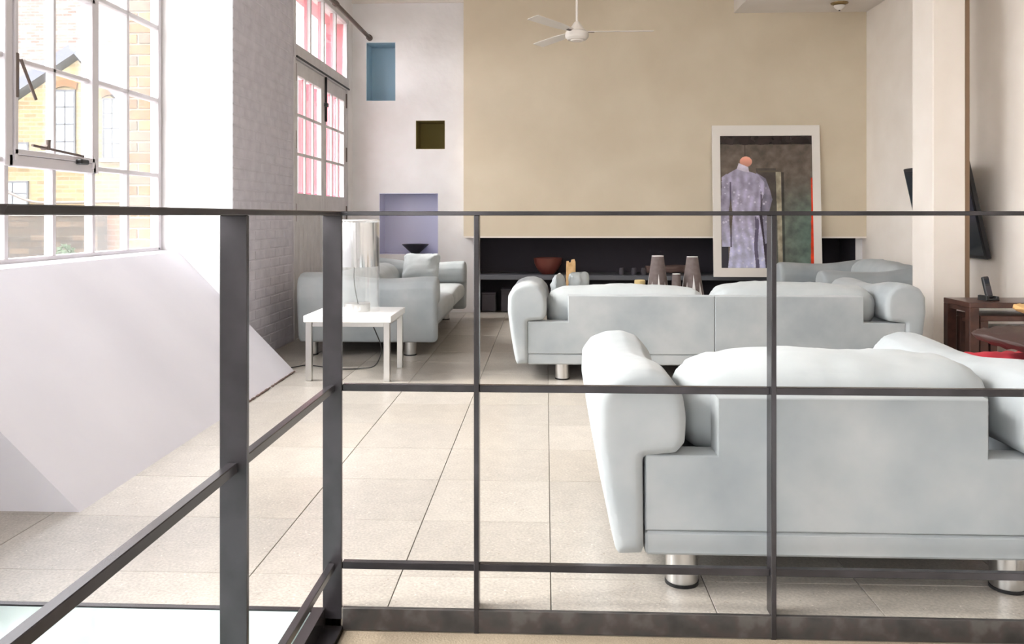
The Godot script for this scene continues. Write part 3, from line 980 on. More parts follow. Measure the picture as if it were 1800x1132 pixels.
func build_sofa(label: String, at: Vector3, turn: float, ho: float, hl: float, hu: float, seats: int, foot_in: float, seed_: int) -> Node3D:
	# local: back of the sofa in the plane z = 0, seat towards -z
	var s := thing("sofa", label, "sofa", at, turn, "grey velvet sofas around the room")
	var g := 0.0
	if seats == 1:
		var poly := [Vector2(-hl, 0.18), Vector2(hl, 0.18), Vector2(hl, 0.402), Vector2(hu, 0.402), Vector2(hu, 0.572), Vector2(-hu, 0.572), Vector2(-hu, 0.402), Vector2(-hl, 0.402)]
		obj(prism(poly, -0.1, 0.0, 0.006), "back_panel", M.fabric, s, Vector3.ZERO, 50.0)
	else:
		for e in [-1.0, 1.0]:
			var poly := [Vector2(e * 0.001, 0.18), Vector2(e * hl, 0.18), Vector2(e * hl, 0.395), Vector2(e * hu, 0.395), Vector2(e * hu, 0.568), Vector2(e * 0.001, 0.568)]
			obj(prism(poly, -0.1, 0.0, 0.004), "back_panel", M.fabric, s)
	obj(span(Vector3(-hl, 0.108, -0.95), Vector3(hl, 0.178, -0.002), 0.008), "base_rail", M.fabric, s)
	obj(span(Vector3(-hl + 0.002, 0.18, -0.98), Vector3(hl - 0.002, 0.26, -0.1), 0.02), "seat_platform", M.fabric, s)
	var inner := ho - 0.26
	for k in seats:
		var w := 2.0 * (inner - g) / seats
		var x := -inner + w * (k + 0.5)
		var sc := soft(Vector3(w - 0.01, 0.16, 0.78), 0.07, 14, func(p: Vector3) -> Vector3:
			return p + Vector3(0, (0.025 if p.y > 0.0 else 0.0) * (1.0 - pow(absf(p.x) / w * 2.0, 2.0)), 0))
		obj(moved(sc, Vector3(x, 0.315, -0.70)), "seat_cushion", M.cushion, s, Vector3.ZERO, 60.0)
	var bw := inner + 0.005
	for k in seats:
		var w := 2.0 * bw / seats
		var x := -bw + w * (k + 0.5)
		var low := 0.03 if seats == 1 else 0.085
		var c := back_cushion(w - 0.006, 0.29 - low * 0.5 + 0.012 * (k % 2), 0.30, seed_ + k)
		var m := Transform3D(Basis(Vector3.RIGHT, 0.1), Vector3(x, 0.525 - low * 0.75 + 0.012 * k, -0.255))
		obj(xf(c, m), "back_cushion", M.cushion, s, Vector3.ZERO, 60.0)
	if arm_mesh_l == null:
		var t := arm_triangles()
		arm_mesh_l = make_mesh(t, 70.0)
		arm_mesh_r = make_mesh(xf(t, Transform3D(Basis.from_scale(Vector3(-1, 1, 1)), Vector3())), 70.0)
	put_mesh(arm_mesh_l, "arm", M.fabric, s, Vector3(-ho, 0, 0.015))
	put_mesh(arm_mesh_r, "arm", M.fabric, s, Vector3(ho, 0, 0.015))
	for x in [-ho + foot_in, ho - foot_in]:
		for z in [-0.075, -0.86]:
			var f := obj(moved(lathe([[0.0, 0.008], [0.046, 0.008], [0.048, 0.011], [0.048, 0.112], [0.0, 0.112]], 32), Vector3(x, 0, z)), "foot", M.brushed, s)
			obj(moved(lathe([[0.0, 0.0], [0.05, 0.0], [0.05, 0.009], [0.0, 0.009]], 32), Vector3(x, 0, z)), "pad", M.black, f)
	return s

func scatter_cushion(label: String, mat_: Material, w: float, h: float, d: float, m: Transform3D, seed_: int, category := "cushion") -> void:
	var o := obj(xf(pillow(w, h, d, seed_), Transform3D(m.basis, Vector3.ZERO)), "cushion", mat_, null, m.origin, 60.0)
	tag(o, label, category)

func build_sofas() -> void:
	build_sofa("large grey sofa nearest the railing with back turned and single long cushion", Vector3(0.885, 0, -2.42), 0.0, 0.74, 0.595, 0.387, 1, 0.262, 3)
	build_sofa("long grey sofa with two back cushions, back turned, before the coffee table", Vector3(1.115, 0, -5.5), 0.0, 1.375, 1.237, 0.969, 2, 0.37, 11)
	build_sofa("grey sofa beside the double doors seen from its arm, behind white side table", Vector3(-1.935, 0, -7.6), -PI / 2, 1.26, 1.12, 0.86, 2, 0.14, 23)
	build_sofa("grey sofa against the right wall below the television, partly hidden", Vector3(3.49, 0, -8.02), PI / 2, 0.8, 0.66, 0.45, 1, 0.14, 31)
	# cushions lying on the sofas
	scatter_cushion("square grey cushion leaning on the far arm of the sofa by the doors", M.cushion, 0.4, 0.31, 0.14, Transform3D(Basis(Vector3.UP, -0.08) * Basis(Vector3.RIGHT, -0.45), Vector3(-1.28, 0.578, -8.4)), 5)
	scatter_cushion("small pale cushion tucked against the arm of the long sofa", M.cushion, 0.28, 0.25, 0.1, Transform3D(Basis(Vector3.UP, PI / 2 - 0.15), Vector3(0.09, 0.545, -6.2)), 6)
	scatter_cushion("crumpled pale cushion beside wooden block at the end of the long sofa", M.cushion, 0.22, 0.26, 0.12, Transform3D(Basis(Vector3.UP, 0.7), Vector3(0.25, 0.55, -6.3)), 7)
	# low stool under the pile of cushions, hidden by the nearest sofa
	var o := thing("ottoman", "low grey ottoman carrying brown, red and tan cushions", "ottoman", Vector3(2.54, 0, -4.3))
	obj(moved(soft(Vector3(0.84, 0.19, 0.72), 0.05, 10), Vector3(0, 0.18, 0)), "seat", M.fabric, o)
	for x in [-0.32, 0.32]:
		for z in [-0.26, 0.26]:
			obj(cyl(Vector3(x, 0, z), Vector3(x, 0.087, z), 0.03), "foot", M.brushed, o)
	scatter_cushion("bright red cushion at the bottom of the cushion pile", M.red_cloth, 0.5, 0.5, 0.1, Transform3D(Basis(Vector3.UP, 0.2) * Basis(Vector3.RIGHT, -PI / 2 + 0.06), Vector3(2.41, 0.339, -4.28)), 8)
	scatter_cushion("dark brown leather cushion lying on red cushion", M.leather, 0.6, 0.5, 0.13, Transform3D(Basis(Vector3.UP, 0.3) * Basis(Vector3.BACK, -0.05) * Basis(Vector3.RIGHT, -PI / 2 + 0.06), Vector3(2.5, 0.475, -4.16)), 9)
	scatter_cushion("tan cushion on top of the cushion pile", M.tan_cloth, 0.4, 0.4, 0.09, Transform3D(Basis(Vector3.UP, 0.3) * Basis(Vector3.BACK, -0.16) * Basis(Vector3.RIGHT, -PI / 2 + 0.08), Vector3(2.65, 0.586, -4.26)), 10)

# ------------------------------------------------------------------ furniture and objects
func build_side_table() -> void:
	var t := thing("side_table", "small square white-topped side table on brushed steel legs", "table", Vector3(-1.32, 0, -5.69))
	obj(span(Vector3(-0.293, 0.392, -0.275), Vector3(0.293, 0.436, 0.275), 0.003), "table_top", M.white_lacquer, t)
	var fr := PackedVector3Array()
	for z in [-0.25, 0.225]:
		fr.append_array(span(Vector3(-0.24, 0.36, z), Vector3(0.24, 0.391, z + 0.025), 0.002))
	for x in [-0.26, 0.235]:
		fr.append_array(span(Vector3(x, 0.36, -0.22), Vector3(x + 0.025, 0.391, 0.22), 0.002))
	obj(fr, "apron", M.brushed, t)
	for x in [-0.262, 0.262]:
		for z in [-0.245, 0.245]:
			obj(span(Vector3(x - 0.02, 0, z - 0.02), Vector3(x + 0.02, 0.391, z + 0.02), 0.002), "leg", M.brushed, t)
	# lamp: chrome reflector inside the top of a clear glass cylinder
	var l := thing("table_lamp", "glass cylinder lamp with mirror chrome upper half on white side table", "lamp", Vector3(-1.322, 0.436, -5.72))
	var g := lathe([[0.152, 0.0], [0.156, 0.0], [0.156, 0.632], [0.152, 0.632]], 48)
	g.append_array(xf(lathe([[0.152, 0.0], [0.152, 0.632]], 48), Transform3D(Basis.from_scale(Vector3(1, 1, 1)), Vector3())))
	obj(g, "glass_cylinder", M.glass, l)
	obj(lathe([[0.150, 0.632], [0.157, 0.632], [0.157, 0.638], [0.150, 0.638], [0.150, 0.632]], 48), "glass_rim", M.white_lacquer, l)
	obj(lathe([[0.144, 0.312], [0.148, 0.312], [0.148, 0.618], [0.144, 0.618], [0.144, 0.312]], 48), "reflector", M.chrome, l)
	obj(lathe([[0.0, 0.0], [0.09, 0.0], [0.092, 0.004], [0.092, 0.05], [0.088, 0.054], [0.0, 0.054]], 40), "base", M.brushed, l)
	obj(tube(smooth_path([Vector3(-0.01, 0.34, 0.03), Vector3(-0.015, 0.24, 0.035), Vector3(0.0, 0.14, 0.05), Vector3(0.02, 0.055, 0.06)]), 0.003), "flex", M.black, l)
	var c := obj(moved(tube(smooth_path([Vector3(-1.2, 0.375, -5.6), Vector3(-1.17, 0.3, -5.62), Vector3(-1.14, 0.18, -5.66), Vector3(-1.2, 0.05, -5.75), Vector3(-1.33, 0.007, -5.85), Vector3(-1.5, 0.007, -5.83), Vector3(-1.64, 0.007, -5.92), Vector3(-1.76, 0.007, -5.96), Vector3(-1.86, 0.007, -5.86), Vector3(-2.0, 0.007, -6.05), Vector3(-2.17, 0.007, -6.1)]), 0.004), Vector3(1.7, 0, 5.9)), "power_cord", M.black, null, Vector3(-1.7, 0, -5.9))
	tag(c, "thin black lamp cord trailing under side table to wall", "cord")

func build_coffee_table() -> void:
	var t := thing("coffee_table", "low dark coffee table behind the long sofa carrying grey vases", "table", Vector3(0.75, 0, -7.0))
	obj(span(Vector3(-0.75, 0.335, -0.35), Vector3(0.75, 0.38, 0.35), 0.004), "table_top", M.dark_wood, t)
	for x in [-0.7, 0.7]:
		for z in [-0.3, 0.3]:
			obj(span(Vector3(x - 0.03, 0, z - 0.03), Vector3(x + 0.03, 0.335, z + 0.03), 0.002), "leg", M.dark_wood, t)
	for v in [[0.941, 0.38, 0.05, 0.098, "tall grey tapering vase with white points, beside small grey vase", -7.0], [1.231, 0.374, 0.047, 0.098, "tall grey tapering vase with white points, nearest the framed print", -7.0], [1.085, 0.235, 0.034, 0.044, "small plain grey vase between the two tall vases", -6.92]]:
		var h: float = v[1]
		var rt: float = v[2]
		var rb: float = v[3]
		var a := thing("vase", v[4], "vase", Vector3(v[0], 0.38, v[5]), 0.0, "grey vases on the coffee table")
		obj(lathe([[0.0, 0.0], [rb * 0.9, 0.0], [rb, 0.02], [lerpf(rb, rt, 0.5) * 1.03, h * 0.5], [rt, h - 0.004], [rt - 0.003, h], [rt - 0.008, h], [rt - 0.01, h * 0.9], [0.0, h * 0.88]], 36), "body", M.vase, a)
		obj(lathe([[rt - 0.009, h - 0.001], [rt - 0.0005, h - 0.001], [rt - 0.0005, h + 0.004], [rt - 0.009, h + 0.004], [rt - 0.009, h - 0.001]], 36), "rim", M.vase_white, a)
		if rb > 0.06:
			var t2 := PackedVector3Array()
			for k in 9:                    # white glaze points rising from the foot, each laid proud on the body
				var a0 := TAU * k / 9.0 + 0.2
				var hh := h * (0.62 if k % 2 == 0 else 0.45)
				var steps := 6
				for s in steps:
					var f0 := float(s) / steps
					var f1 := float(s + 1) / steps
					var y0 := 0.02 + (hh - 0.02) * f0
					var y1 := 0.02 + (hh - 0.02) * f1
					var w0 := 0.26 * (1.0 - f0)
					var w1 := 0.26 * (1.0 - f1)
					var r0 := body_radius(rb, rt, h, y0) + 0.0015
					var r1 := body_radius(rb, rt, h, y1) + 0.0015
					for q in [-1.0, 0.0]:
						quad(t2, Vector3(cos(a0 + w0 * (q + 1)) * r0, y0, sin(a0 + w0 * (q + 1)) * r0), Vector3(cos(a0 + w0 * q) * r0, y0, sin(a0 + w0 * q) * r0), Vector3(cos(a0 + w1 * q) * r1, y1, sin(a0 + w1 * q) * r1), Vector3(cos(a0 + w1 * (q + 1)) * r1, y1, sin(a0 + w1 * (q + 1)) * r1))
			obj(t2, "glaze_points", M.vase_white, a)
	var cnd := obj(lathe([[0.0, 0.0], [0.046, 0.0], [0.046, 0.172], [0.04, 0.18], [0.03, 0.168], [0.0, 0.165]], 28), "candle", M.wax, null, Vector3(0.79, 0.38, -6.99))
	tag(cnd, "thick cream pillar candle beside the grey vases", "candle")
	var wd := obj(prism([Vector2(-0.04, 0.0), Vector2(0.04, 0.0), Vector2(0.042, 0.33), Vector2(0.034, 0.352), Vector2(0.008, 0.348), Vector2(0.002, 0.325), Vector2(-0.008, 0.322), Vector2(-0.016, 0.336), Vector2(-0.034, 0.335), Vector2(-0.036, 0.31)], -0.04, 0.04, 0.005), "wooden_block", M.pale_wood, null, Vector3(0.207, 0.38, -7.0))
	tag(wd, "tall pale wooden block with notched top on coffee table", "sculpture")

func body_radius(rb: float, rt: float, h: float, y: float) -> float:
	var m := lerpf(rb, rt, 0.5) * 1.03
	if y < h * 0.5: return lerpf(rb, m, (y - 0.02) / (h * 0.5 - 0.02))
	return lerpf(m, rt, (y - h * 0.5) / (h * 0.5 - 0.004))

func build_hearth() -> void:
	var sh := thing("hearth_shelf", "long slate grey shelf across the dark fireplace slot", "shelf", Vector3(1.33, 0.381, -9.55))
	obj(span(Vector3(-2.12, 0.0, -0.3), Vector3(2.12, 0.05, 0.3), 0.003), "slab", M.slate_shelf, sh)
	for x in [-1.4, 0.0, 1.4]:
		obj(span(Vector3(x - 0.03, -0.381, -0.28), Vector3(x + 0.03, 0.0, -0.1)), "bracket", M.soot, sh)
	var b := obj(lathe([[0.0, 0.0], [0.07, 0.0], [0.12, 0.05], [0.155, 0.12], [0.165, 0.185], [0.158, 0.186], [0.11, 0.06], [0.0, 0.03]], 36), "bowl", M.bowl_brown, null, Vector3(0.02, 0.431, -9.5))
	tag(b, "reddish brown deep bowl on the fireplace shelf", "bowl")
	var k := obj(lathe([[0.0, 0.0], [0.05, 0.0], [0.055, 0.01], [0.11, 0.06], [0.158, 0.105], [0.152, 0.108], [0.1, 0.066], [0.05, 0.022], [0.0, 0.018]], 40), "bowl", M.bowl_black, null, Vector3(-1.515, 0.665, -9.5))
	tag(k, "shallow black flared bowl standing in the lavender niche", "bowl")
	for d in [[1.38, 0.492, -9.45, 0.12, 0.042, "rough grey driftwood log lying on fireplace shelf"], [1.5, 0.487, -9.68, -0.1, 0.038, "thin dark log behind the vases on fireplace shelf"]]:
		var n := FastNoiseLite.new()
		n.seed = int(d[0] * 100)
		n.frequency = 6.0
		var pts := []
		for i in 9:
			var u := i / 8.0 - 0.5
			pts.append(Vector3(u * 0.5, n.get_noise_1d(i * 0.1) * 0.02, n.get_noise_1d(i * 0.1 + 7.0) * 0.05))
		var o := obj(xf(tube(pts, d[4], 9), Transform3D(Basis(Vector3.UP, d[3]), Vector3())), "log", M.driftwood, null, Vector3(d[0], d[1], d[2]))
		tag(o, d[5], "log")
	var pz := 0
	for d in [[0.86, "small dark pot farthest from the logs on fireplace shelf"], [1.0, "small dark pot in the middle of three on fireplace shelf"], [1.11, "small dark pot closest to the logs on fireplace shelf"]]:
		var o := obj(lathe([[0.0, 0.0], [0.028, 0.0], [0.034, 0.03], [0.026, 0.075], [0.022, 0.078], [0.0, 0.06]], 20), "pot", M.grey_box, null, Vector3(d[0], 0.431, -9.42))
		tag(o, d[1], "pot")
		pz += 1
	for d in [[-0.66, 0.16, 0.22, "narrow dark box on floor under fireplace shelf by the wall"], [-0.42, 0.19, 0.26, "larger dark grey box on floor under fireplace shelf"]]:
		var o := thing("storage_box", d[3], "box", Vector3(d[0], 0, -9.55))
		obj(span(Vector3(-d[1] / 2, 0, -0.1), Vector3(d[1] / 2, d[2] - 0.02, 0.1), 0.004), "body", M.grey_box, o)
		obj(span(Vector3(-d[1] / 2 - 0.004, d[2] - 0.019, -0.104), Vector3(d[1] / 2 + 0.004, d[2], 0.104), 0.004), "lid", M.grey_box, o)
	# leaning framed print
	var f := thing("framed_print", "tall white framed photograph of lavender dress leaning on chimney breast", "picture", Vector3(2.424, 0.432, -9.11))
	var W := 1.172
	var H := 1.672
	var tilt := Transform3D(Basis(Vector3.RIGHT, -0.06), Vector3())
	var m := 0.084
	var top := 0.115
	var fr := holed(-W / 2, W / 2, 0.0, H, [[-W / 2 + m, W / 2 - m, 0.098, H - top]], func(a, b, c, d): return span(Vector3(a, c, -0.03), Vector3(b, d, 0.0)))
	obj(xf(fr, tilt), "frame", M.frame_white, f)
	var iw := W - 2 * m
	var ih := H - top - 0.098
	var pm := ArrayMesh.new()
	var arr := []
	arr.resize(Mesh.ARRAY_MAX)
	var z := -0.012
	var vs := [Vector3(-iw / 2, 0.098, z), Vector3(iw / 2, 0.098, z), Vector3(iw / 2, 0.098 + ih, z), Vector3(-iw / 2, 0.098 + ih, z)]
	var uv := [Vector2(0, 1), Vector2(1, 1), Vector2(1, 0), Vector2(0, 0)]
	var pv := PackedVector3Array()
	var pu := PackedVector2Array()
	var pn := PackedVector3Array()
	for q in [0, 2, 1, 0, 3, 2]:
		pv.append(tilt * vs[q])
		pu.append(uv[q])
		pn.append(tilt.basis * Vector3(0, 0, 1))
	arr[Mesh.ARRAY_VERTEX] = pv
	arr[Mesh.ARRAY_TEX_UV] = pu
	arr[Mesh.ARRAY_NORMAL] = pn
	pm.add_surface_from_arrays(Mesh.PRIMITIVE_TRIANGLES, arr)
	put_mesh(pm, "photograph", M.picture, f).set_meta("label", "photographic print of a long patterned dress on a hanger")
	obj(xf(span(Vector3(-W / 2 + 0.01, 0.01, -0.034), Vector3(W / 2 - 0.01, H - 0.01, -0.03)), tilt), "backing", M.grey_box, f)

func build_right_side() -> void:
	# television on a tilting bracket
	var tv := thing("television", "wall-mounted flat black television tilted forward, partly behind column", "television", Vector3(XR, 0.76, -7.15))
	var tilt := Transform3D(Basis(Vector3.BACK, 0.215), Vector3(-0.07, 0.0, 0.0))
	obj(xf(span(Vector3(-0.02, 0.0, -0.56), Vector3(0.02, 0.79, 0.56), 0.006), tilt), "body", M.tv_shell, tv)
	obj(xf(span(Vector3(-0.0225, 0.03, -0.535), Vector3(-0.0205, 0.76, 0.535)), tilt), "tv_screen", M.tv_screen, tv)
	obj(span(Vector3(-0.14, 0.3, -0.15), Vector3(0.0, 0.5, 0.15), 0.004), "bracket", M.black, tv)
	# nest of three dark tables
	var labels := ["largest dark wooden nesting table, topmost, carrying the cordless phone", "middle dark wooden nesting table tucked under the largest one", "smallest dark wooden nesting table innermost of the nest"]
	for k in 3:
		var x0 := 2.79 + 0.075 * k
		var x1 := 3.46 - 0.075 * k
		var y := 0.528 - 0.088 * k
		var z0 := -5.91 + 0.03 * k
		var z1 := -5.55 - 0.015 * k
		var mid := Vector3((x0 + x1) / 2, 0, (z0 + z1) / 2)
		var t := thing("nesting_table", labels[k], "table", mid, 0.0, "nest of dark tables")
		var hx := (x1 - x0) / 2
		var hz := (z1 - z0) / 2
		var th := 0.036
		var lw := 0.062 - 0.008 * k
		obj(span(Vector3(-hx, y - th, -hz), Vector3(hx, y, hz), 0.003), "table_top", M.dark_wood, t)
		for x in [-hx, hx - lw]:
			for z in [-hz, hz - lw]:
				obj(span(Vector3(x, 0, z), Vector3(x + lw, y - th, z + lw), 0.003), "leg", M.dark_wood, t)
			obj(span(Vector3(x + 0.01, y - th - 0.03, -hz + lw), Vector3(x + lw - 0.01, y - th, hz - lw)), "side_rail", M.dark_wood, t)
		obj(span(Vector3(-hx + lw, y - th - 0.03, -hz + 0.01), Vector3(hx - lw, y - th, -hz + 0.035)), "back_rail", M.dark_wood, t)
	# cordless phone
	var ph := thing("cordless_phone", "black cordless phone upright in cradle on dark nesting table", "phone", Vector3(3.0, 0.528, -5.72), 0.15)
	obj(prism([Vector2(-0.05, 0), Vector2(0.05, 0), Vector2(0.046, 0.028), Vector2(0.028, 0.03), Vector2(0.022, 0.014), Vector2(-0.022, 0.014), Vector2(-0.03, 0.034), Vector2(-0.048, 0.032)], -0.045, 0.045, 0.004), "cradle", M.black, ph)
	var lean := Transform3D(Basis(Vector3.BACK, 0.1) * Basis(Vector3.RIGHT, -0.2), Vector3(0, 0.012, 0.01))
	var hs := obj(xf(span(Vector3(-0.023, 0.0, -0.013), Vector3(0.023, 0.15, 0.013), 0.006), lean), "handset", M.tv_shell, ph)
	obj(xf(span(Vector3(-0.017, 0.1, 0.0131), Vector3(0.017, 0.135, 0.0145)), lean), "display", M.tv_screen, hs)
	obj(xf(span(Vector3(-0.019, 0.02, 0.0131), Vector3(0.019, 0.085, 0.0145), 0.001), lean), "keypad", M.grey_box, hs)

func build_ceiling_things() -> void:
	var f := thing("ceiling_fan", "white three-bladed ceiling fan hanging on a slim rod", "fan", Vector3(0.283, 2.72, -7.6))
	obj(cyl(Vector3(0, 0.14, 0), Vector3(0, 1.28, 0), 0.011), "rod", M.fan, f)
	obj(lathe([[0.0, 0.0], [0.085, 0.0], [0.095, 0.012], [0.104, 0.02], [0.108, 0.04], [0.104, 0.07], [0.09, 0.08], [0.0, 0.08]], 40), "motor_housing", M.fan, f)
	obj(lathe([[0.0, 0.082], [0.075, 0.082], [0.07, 0.095], [0.022, 0.165], [0.014, 0.17], [0.0, 0.17]], 32), "canopy", M.fan, f)
	obj(lathe([[0.0, 0.0], [0.06, 0.0], [0.055, -0.012], [0.0, -0.014]], 32), "cap", M.fan, f)
	for a in [0.0, 2.12, -2.18]:
		var bl := prism([Vector2(0.1, -0.03), Vector2(0.3, -0.055), Vector2(0.69, -0.06), Vector2(0.7, -0.045), Vector2(0.7, 0.045), Vector2(0.69, 0.06), Vector2(0.3, 0.055), Vector2(0.1, 0.03)], -0.003, 0.003, 0.001)
		var m := Transform3D(Basis(Vector3.UP, a) * Basis(Vector3.RIGHT, -PI / 2 + 0.16), Vector3(0, 0.075, 0))
		var b := obj(xf(bl, m), "blade", M.fan, f)
		obj(xf(span(Vector3(0.07, -0.012, -0.008), Vector3(0.16, 0.012, -0.003)), m), "blade_arm", M.rust, b)
	obj(lathe([[0.0, 1.2], [0.02, 1.2], [0.06, 1.27], [0.06, 1.28], [0.0, 1.28]], 24), "ceiling_rose", M.fan, f)
	var l := thing("ceiling_spotlight", "small round brass ceiling light under the low soffit", "ceiling light", Vector3(3.1, 3.352, -8.85))
	obj(lathe([[0.0, -0.03], [0.05, -0.026], [0.075, -0.01], [0.088, -0.008], [0.09, 0.0], [0.0, 0.0]], 28), "rim", M.brass, l)
	obj(lathe([[0.0, -0.075], [0.025, -0.07], [0.052, -0.045], [0.058, -0.027], [0.0, -0.025]], 28), "lens", M.frame_white, l)
	obj(lathe([[0.0, -0.086], [0.008, -0.084], [0.01, -0.076], [0.0, -0.072]], 16), "finial", M.black, l)
	var p := thing("conduit_pipe", "worn grey pipe running into the white wall above blue niche", "pipe", Vector3(-2.02, 3.139, ZB))
	obj(cyl(Vector3(0, 0, 0), Vector3(0, 0, 3.5), 0.022), "tube", M.rust, p)
	obj(cyl(Vector3(0, 0, 0.0), Vector3(0, 0, 0.05), 0.034), "collar", M.rust, p)
	obj(cyl(Vector3(0, 0, 1.5), Vector3(0, 0, 1.56), 0.03), "coupling", M.rust, p)
	obj(cyl(Vector3(0, 0, 3.4), Vector3(0, 0.87, 3.4), 0.008), "hanger", M.rust, p)

# ------------------------------------------------------------------ outside
func gable_house() -> void:
	var h := thing("neighbour_house", "yellow brick house with slate gable roof beyond the window", "building", Vector3(-6.9, -1.0, -12.0))
	var o := Vector3(-6.9, -1.0, -12.0)
	var face := [Vector2(-9.2, -1.0), Vector2(-5.6, -1.0), Vector2(-5.6, 2.0), Vector2(-6.2, 2.6), Vector2(-6.98, 3.42), Vector2(-8.0, 2.75), Vector2(-9.2, 2.0)]
	# openings cut by building the wall in pieces around them
	obj(moved(prism(face, -14.5, -12.0), -o), "wall", M.far_yellow, h)
	for e in [[Vector2(-6.98, 3.5), Vector2(-9.4, 1.95)], [Vector2(-6.98, 3.5), Vector2(-5.4, 1.85)]]:
		var a: Vector2 = e[0]
		var b: Vector2 = e[1]
		var nrm := (b - a).normalized().orthogonal()
		if nrm.y < 0.0: nrm = -nrm
		obj(moved(prism([a, b, b + nrm * 0.16, a + nrm * 0.16], -15.5, -11.9), -o), "roof_slope", M.slate, h)
	for w in [[-7.32, -7.0, 1.95, 2.98, 4, 2], [-6.59, -6.3, 1.95, 2.85, 4, 2], [-8.2, -7.72, 1.25, 1.62, 2, 2], [-8.2, -7.72, 1.95, 2.2, 2, 2]]:
		var z := -11.99
		var fr := PackedVector3Array()
		var t := 0.025
		fr.append_array(holed(w[0], w[1], w[2], w[3], [[w[0] + t, w[1] - t, w[2] + t, w[3] - t]], func(a, b, c, d): return span(Vector3(a, c, z - 0.02), Vector3(b, d, z + 0.02))))
		for i in range(1, w[5]):
			var x := lerpf(w[0], w[1], float(i) / w[5])
			fr.append_array(span(Vector3(x - 0.009, w[2], z - 0.01), Vector3(x + 0.009, w[3], z + 0.018)))
		for j in range(1, w[4]):
			var y := lerpf(w[2], w[3], float(j) / w[4])
			fr.append_array(span(Vector3(w[0], y - 0.009, z - 0.01), Vector3(w[1], y + 0.009, z + 0.018)))
		var win := obj(moved(fr, -o), "window", M.far_frame, h)
		for i in w[5]:
			for j in w[4]:
				var xa := lerpf(w[0], w[1], float(i) / w[5]) + 0.01
				var xb := lerpf(w[0], w[1], float(i + 1) / w[5]) - 0.01
				var ya := lerpf(w[2], w[3], float(j) / w[4]) + 0.01
				var yb := lerpf(w[2], w[3], float(j + 1) / w[4]) - 0.01
				obj(moved(span(Vector3(xa, ya, z - 0.005), Vector3(xb, yb, z + 0.012)), -o), "pane", M.far_pane, win)
		obj(moved(span(Vector3(w[0] - 0.04, w[2] - 0.05, -12.0), Vector3(w[1] + 0.04, w[2], -11.93)), -o), "sill", M.paving, h)
		if w[4] == 4:      # shallow brick arch over the window
			var mx: float = (w[0] + w[1]) / 2
			var arch := []
			for k in 7:
				var a := lerpf(-1.0, 1.0, k / 6.0)
				arch.append(Vector2(mx + a * (w[1] - w[0]) * 0.56, w[3] + 0.05 * (1.0 - a * a)))
			for k in 7:
				var a := lerpf(1.0, -1.0, k / 6.0)
				arch.append(Vector2(mx + a * (w[1] - w[0]) * 0.6, w[3] + 0.1 + 0.05 * (1.0 - a * a)))
			obj(moved(prism(arch, -12.0, -11.965), -o), "arch", M.stock_brick[2], h)
	obj(moved(tube(smooth_path([Vector3(-8.3, 1.6, -11.95), Vector3(-7.7, 1.33, -11.95), Vector3(-7.2, 1.3, -11.95), Vector3(-6.0, 1.32, -11.95)]), 0.02), -o), "pipe", M.rust, h)

func build_outside() -> void:
	var g := obj(span(Vector3(-40, -0.6, -45), Vector3(-3.05, -0.5, 30)), "ground", M.paving)
	setting(g, "paved yard outside the windows", "ground")
	gable_house()
	var bw := obj(span(Vector3(-9.0, 0, -0.3), Vector3(7.0, 8.2, 0.0)), "tall_brick_building", M.far_grey, null, Vector3(-11.0, -0.5, -17.0))
	tag(bw, "tall washed-out brick building rising behind the gabled house", "building")
	var lw := thing("yard_wall", "dark old brick yard wall low beyond the window panes", "wall", Vector3(-5.9, -0.5, -8.9))
	obj(span(Vector3(-2.5, 0, -0.2), Vector3(0.95, 1.6, 0.0)), "wall", M.far_brown, lw)
	obj(span(Vector3(-2.5, 1.6, -0.22), Vector3(0.95, 1.64, 0.02)), "coping", M.paving, lw)
	var ow := obj(span(Vector3(-0.6, 0, -0.2), Vector3(1.5, 1.62, 0.0)), "orange_yard_wall", M.far_orange, null, Vector3(-4.55, -0.5, -9.2))
	tag(ow, "pale orange brick yard wall right of the shrub", "wall")
	var sh := thing("shrub", "small grey green shrub in front of the yard wall", "shrub", Vector3(-4.75, -0.5, -7.95))
	var leaves := PackedVector3Array()
	for k in 260:
		var dir := Vector3(rng.randfn(), rng.randfn(), rng.randfn()).normalized()
		var p := Vector3(0, 1.16, 0) + dir * Vector3(0.11, 0.17, 0.11) * pow(rng.randf(), 0.4)
		var b := Basis(Vector3(rng.randfn(), rng.randfn(), rng.randfn()).normalized(), rng.randf() * TAU)
		leaves.append_array(xf(hexa([Vector3(-0.03, 0, 0), Vector3(0, -0.012, 0), Vector3(0.03, 0, 0), Vector3(0, 0.012, 0), Vector3(-0.028, 0, 0.002), Vector3(0, -0.011, 0.004), Vector3(0.028, 0, 0.002), Vector3(0, 0.011, 0.004)]), Transform3D(b, p)))
	var fo := obj(leaves, "foliage", M.leaf, sh)
	fo.set_meta("kind", "stuff")
	obj(cyl(Vector3(0, 0, 0), Vector3(0, 1.05, 0), 0.015), "stem", M.driftwood, sh)
	var yd := thing("courtyard_building", "pale building with dark slate upper storey through the double doors", "building", Vector3(-8.0, -0.5, -24.0))
	obj(span(Vector3(-7.0, 0, -1.0), Vector3(4.6, 4.2, 0.0)), "wall", M.far_grey, yd)
	obj(hexa([Vector3(-7.0, 4.2, -1.0), Vector3(4.6, 4.2, -1.0), Vector3(4.6, 4.2, 0.1), Vector3(-7.0, 4.2, 0.1), Vector3(-7.0, 8.5, -1.0), Vector3(4.6, 8.5, -1.0), Vector3(4.6, 8.5, -0.8), Vector3(-7.0, 8.5, -0.8)]), "roof_slope", M.slate, yd)
	for k in 6:
		var x := -1.6 + k * 1.05
		obj(span(Vector3(x, 4.9, -0.5), Vector3(x + 0.5, 6.3, 0.05), 0.02), "dormer", M.far_frame, yd)

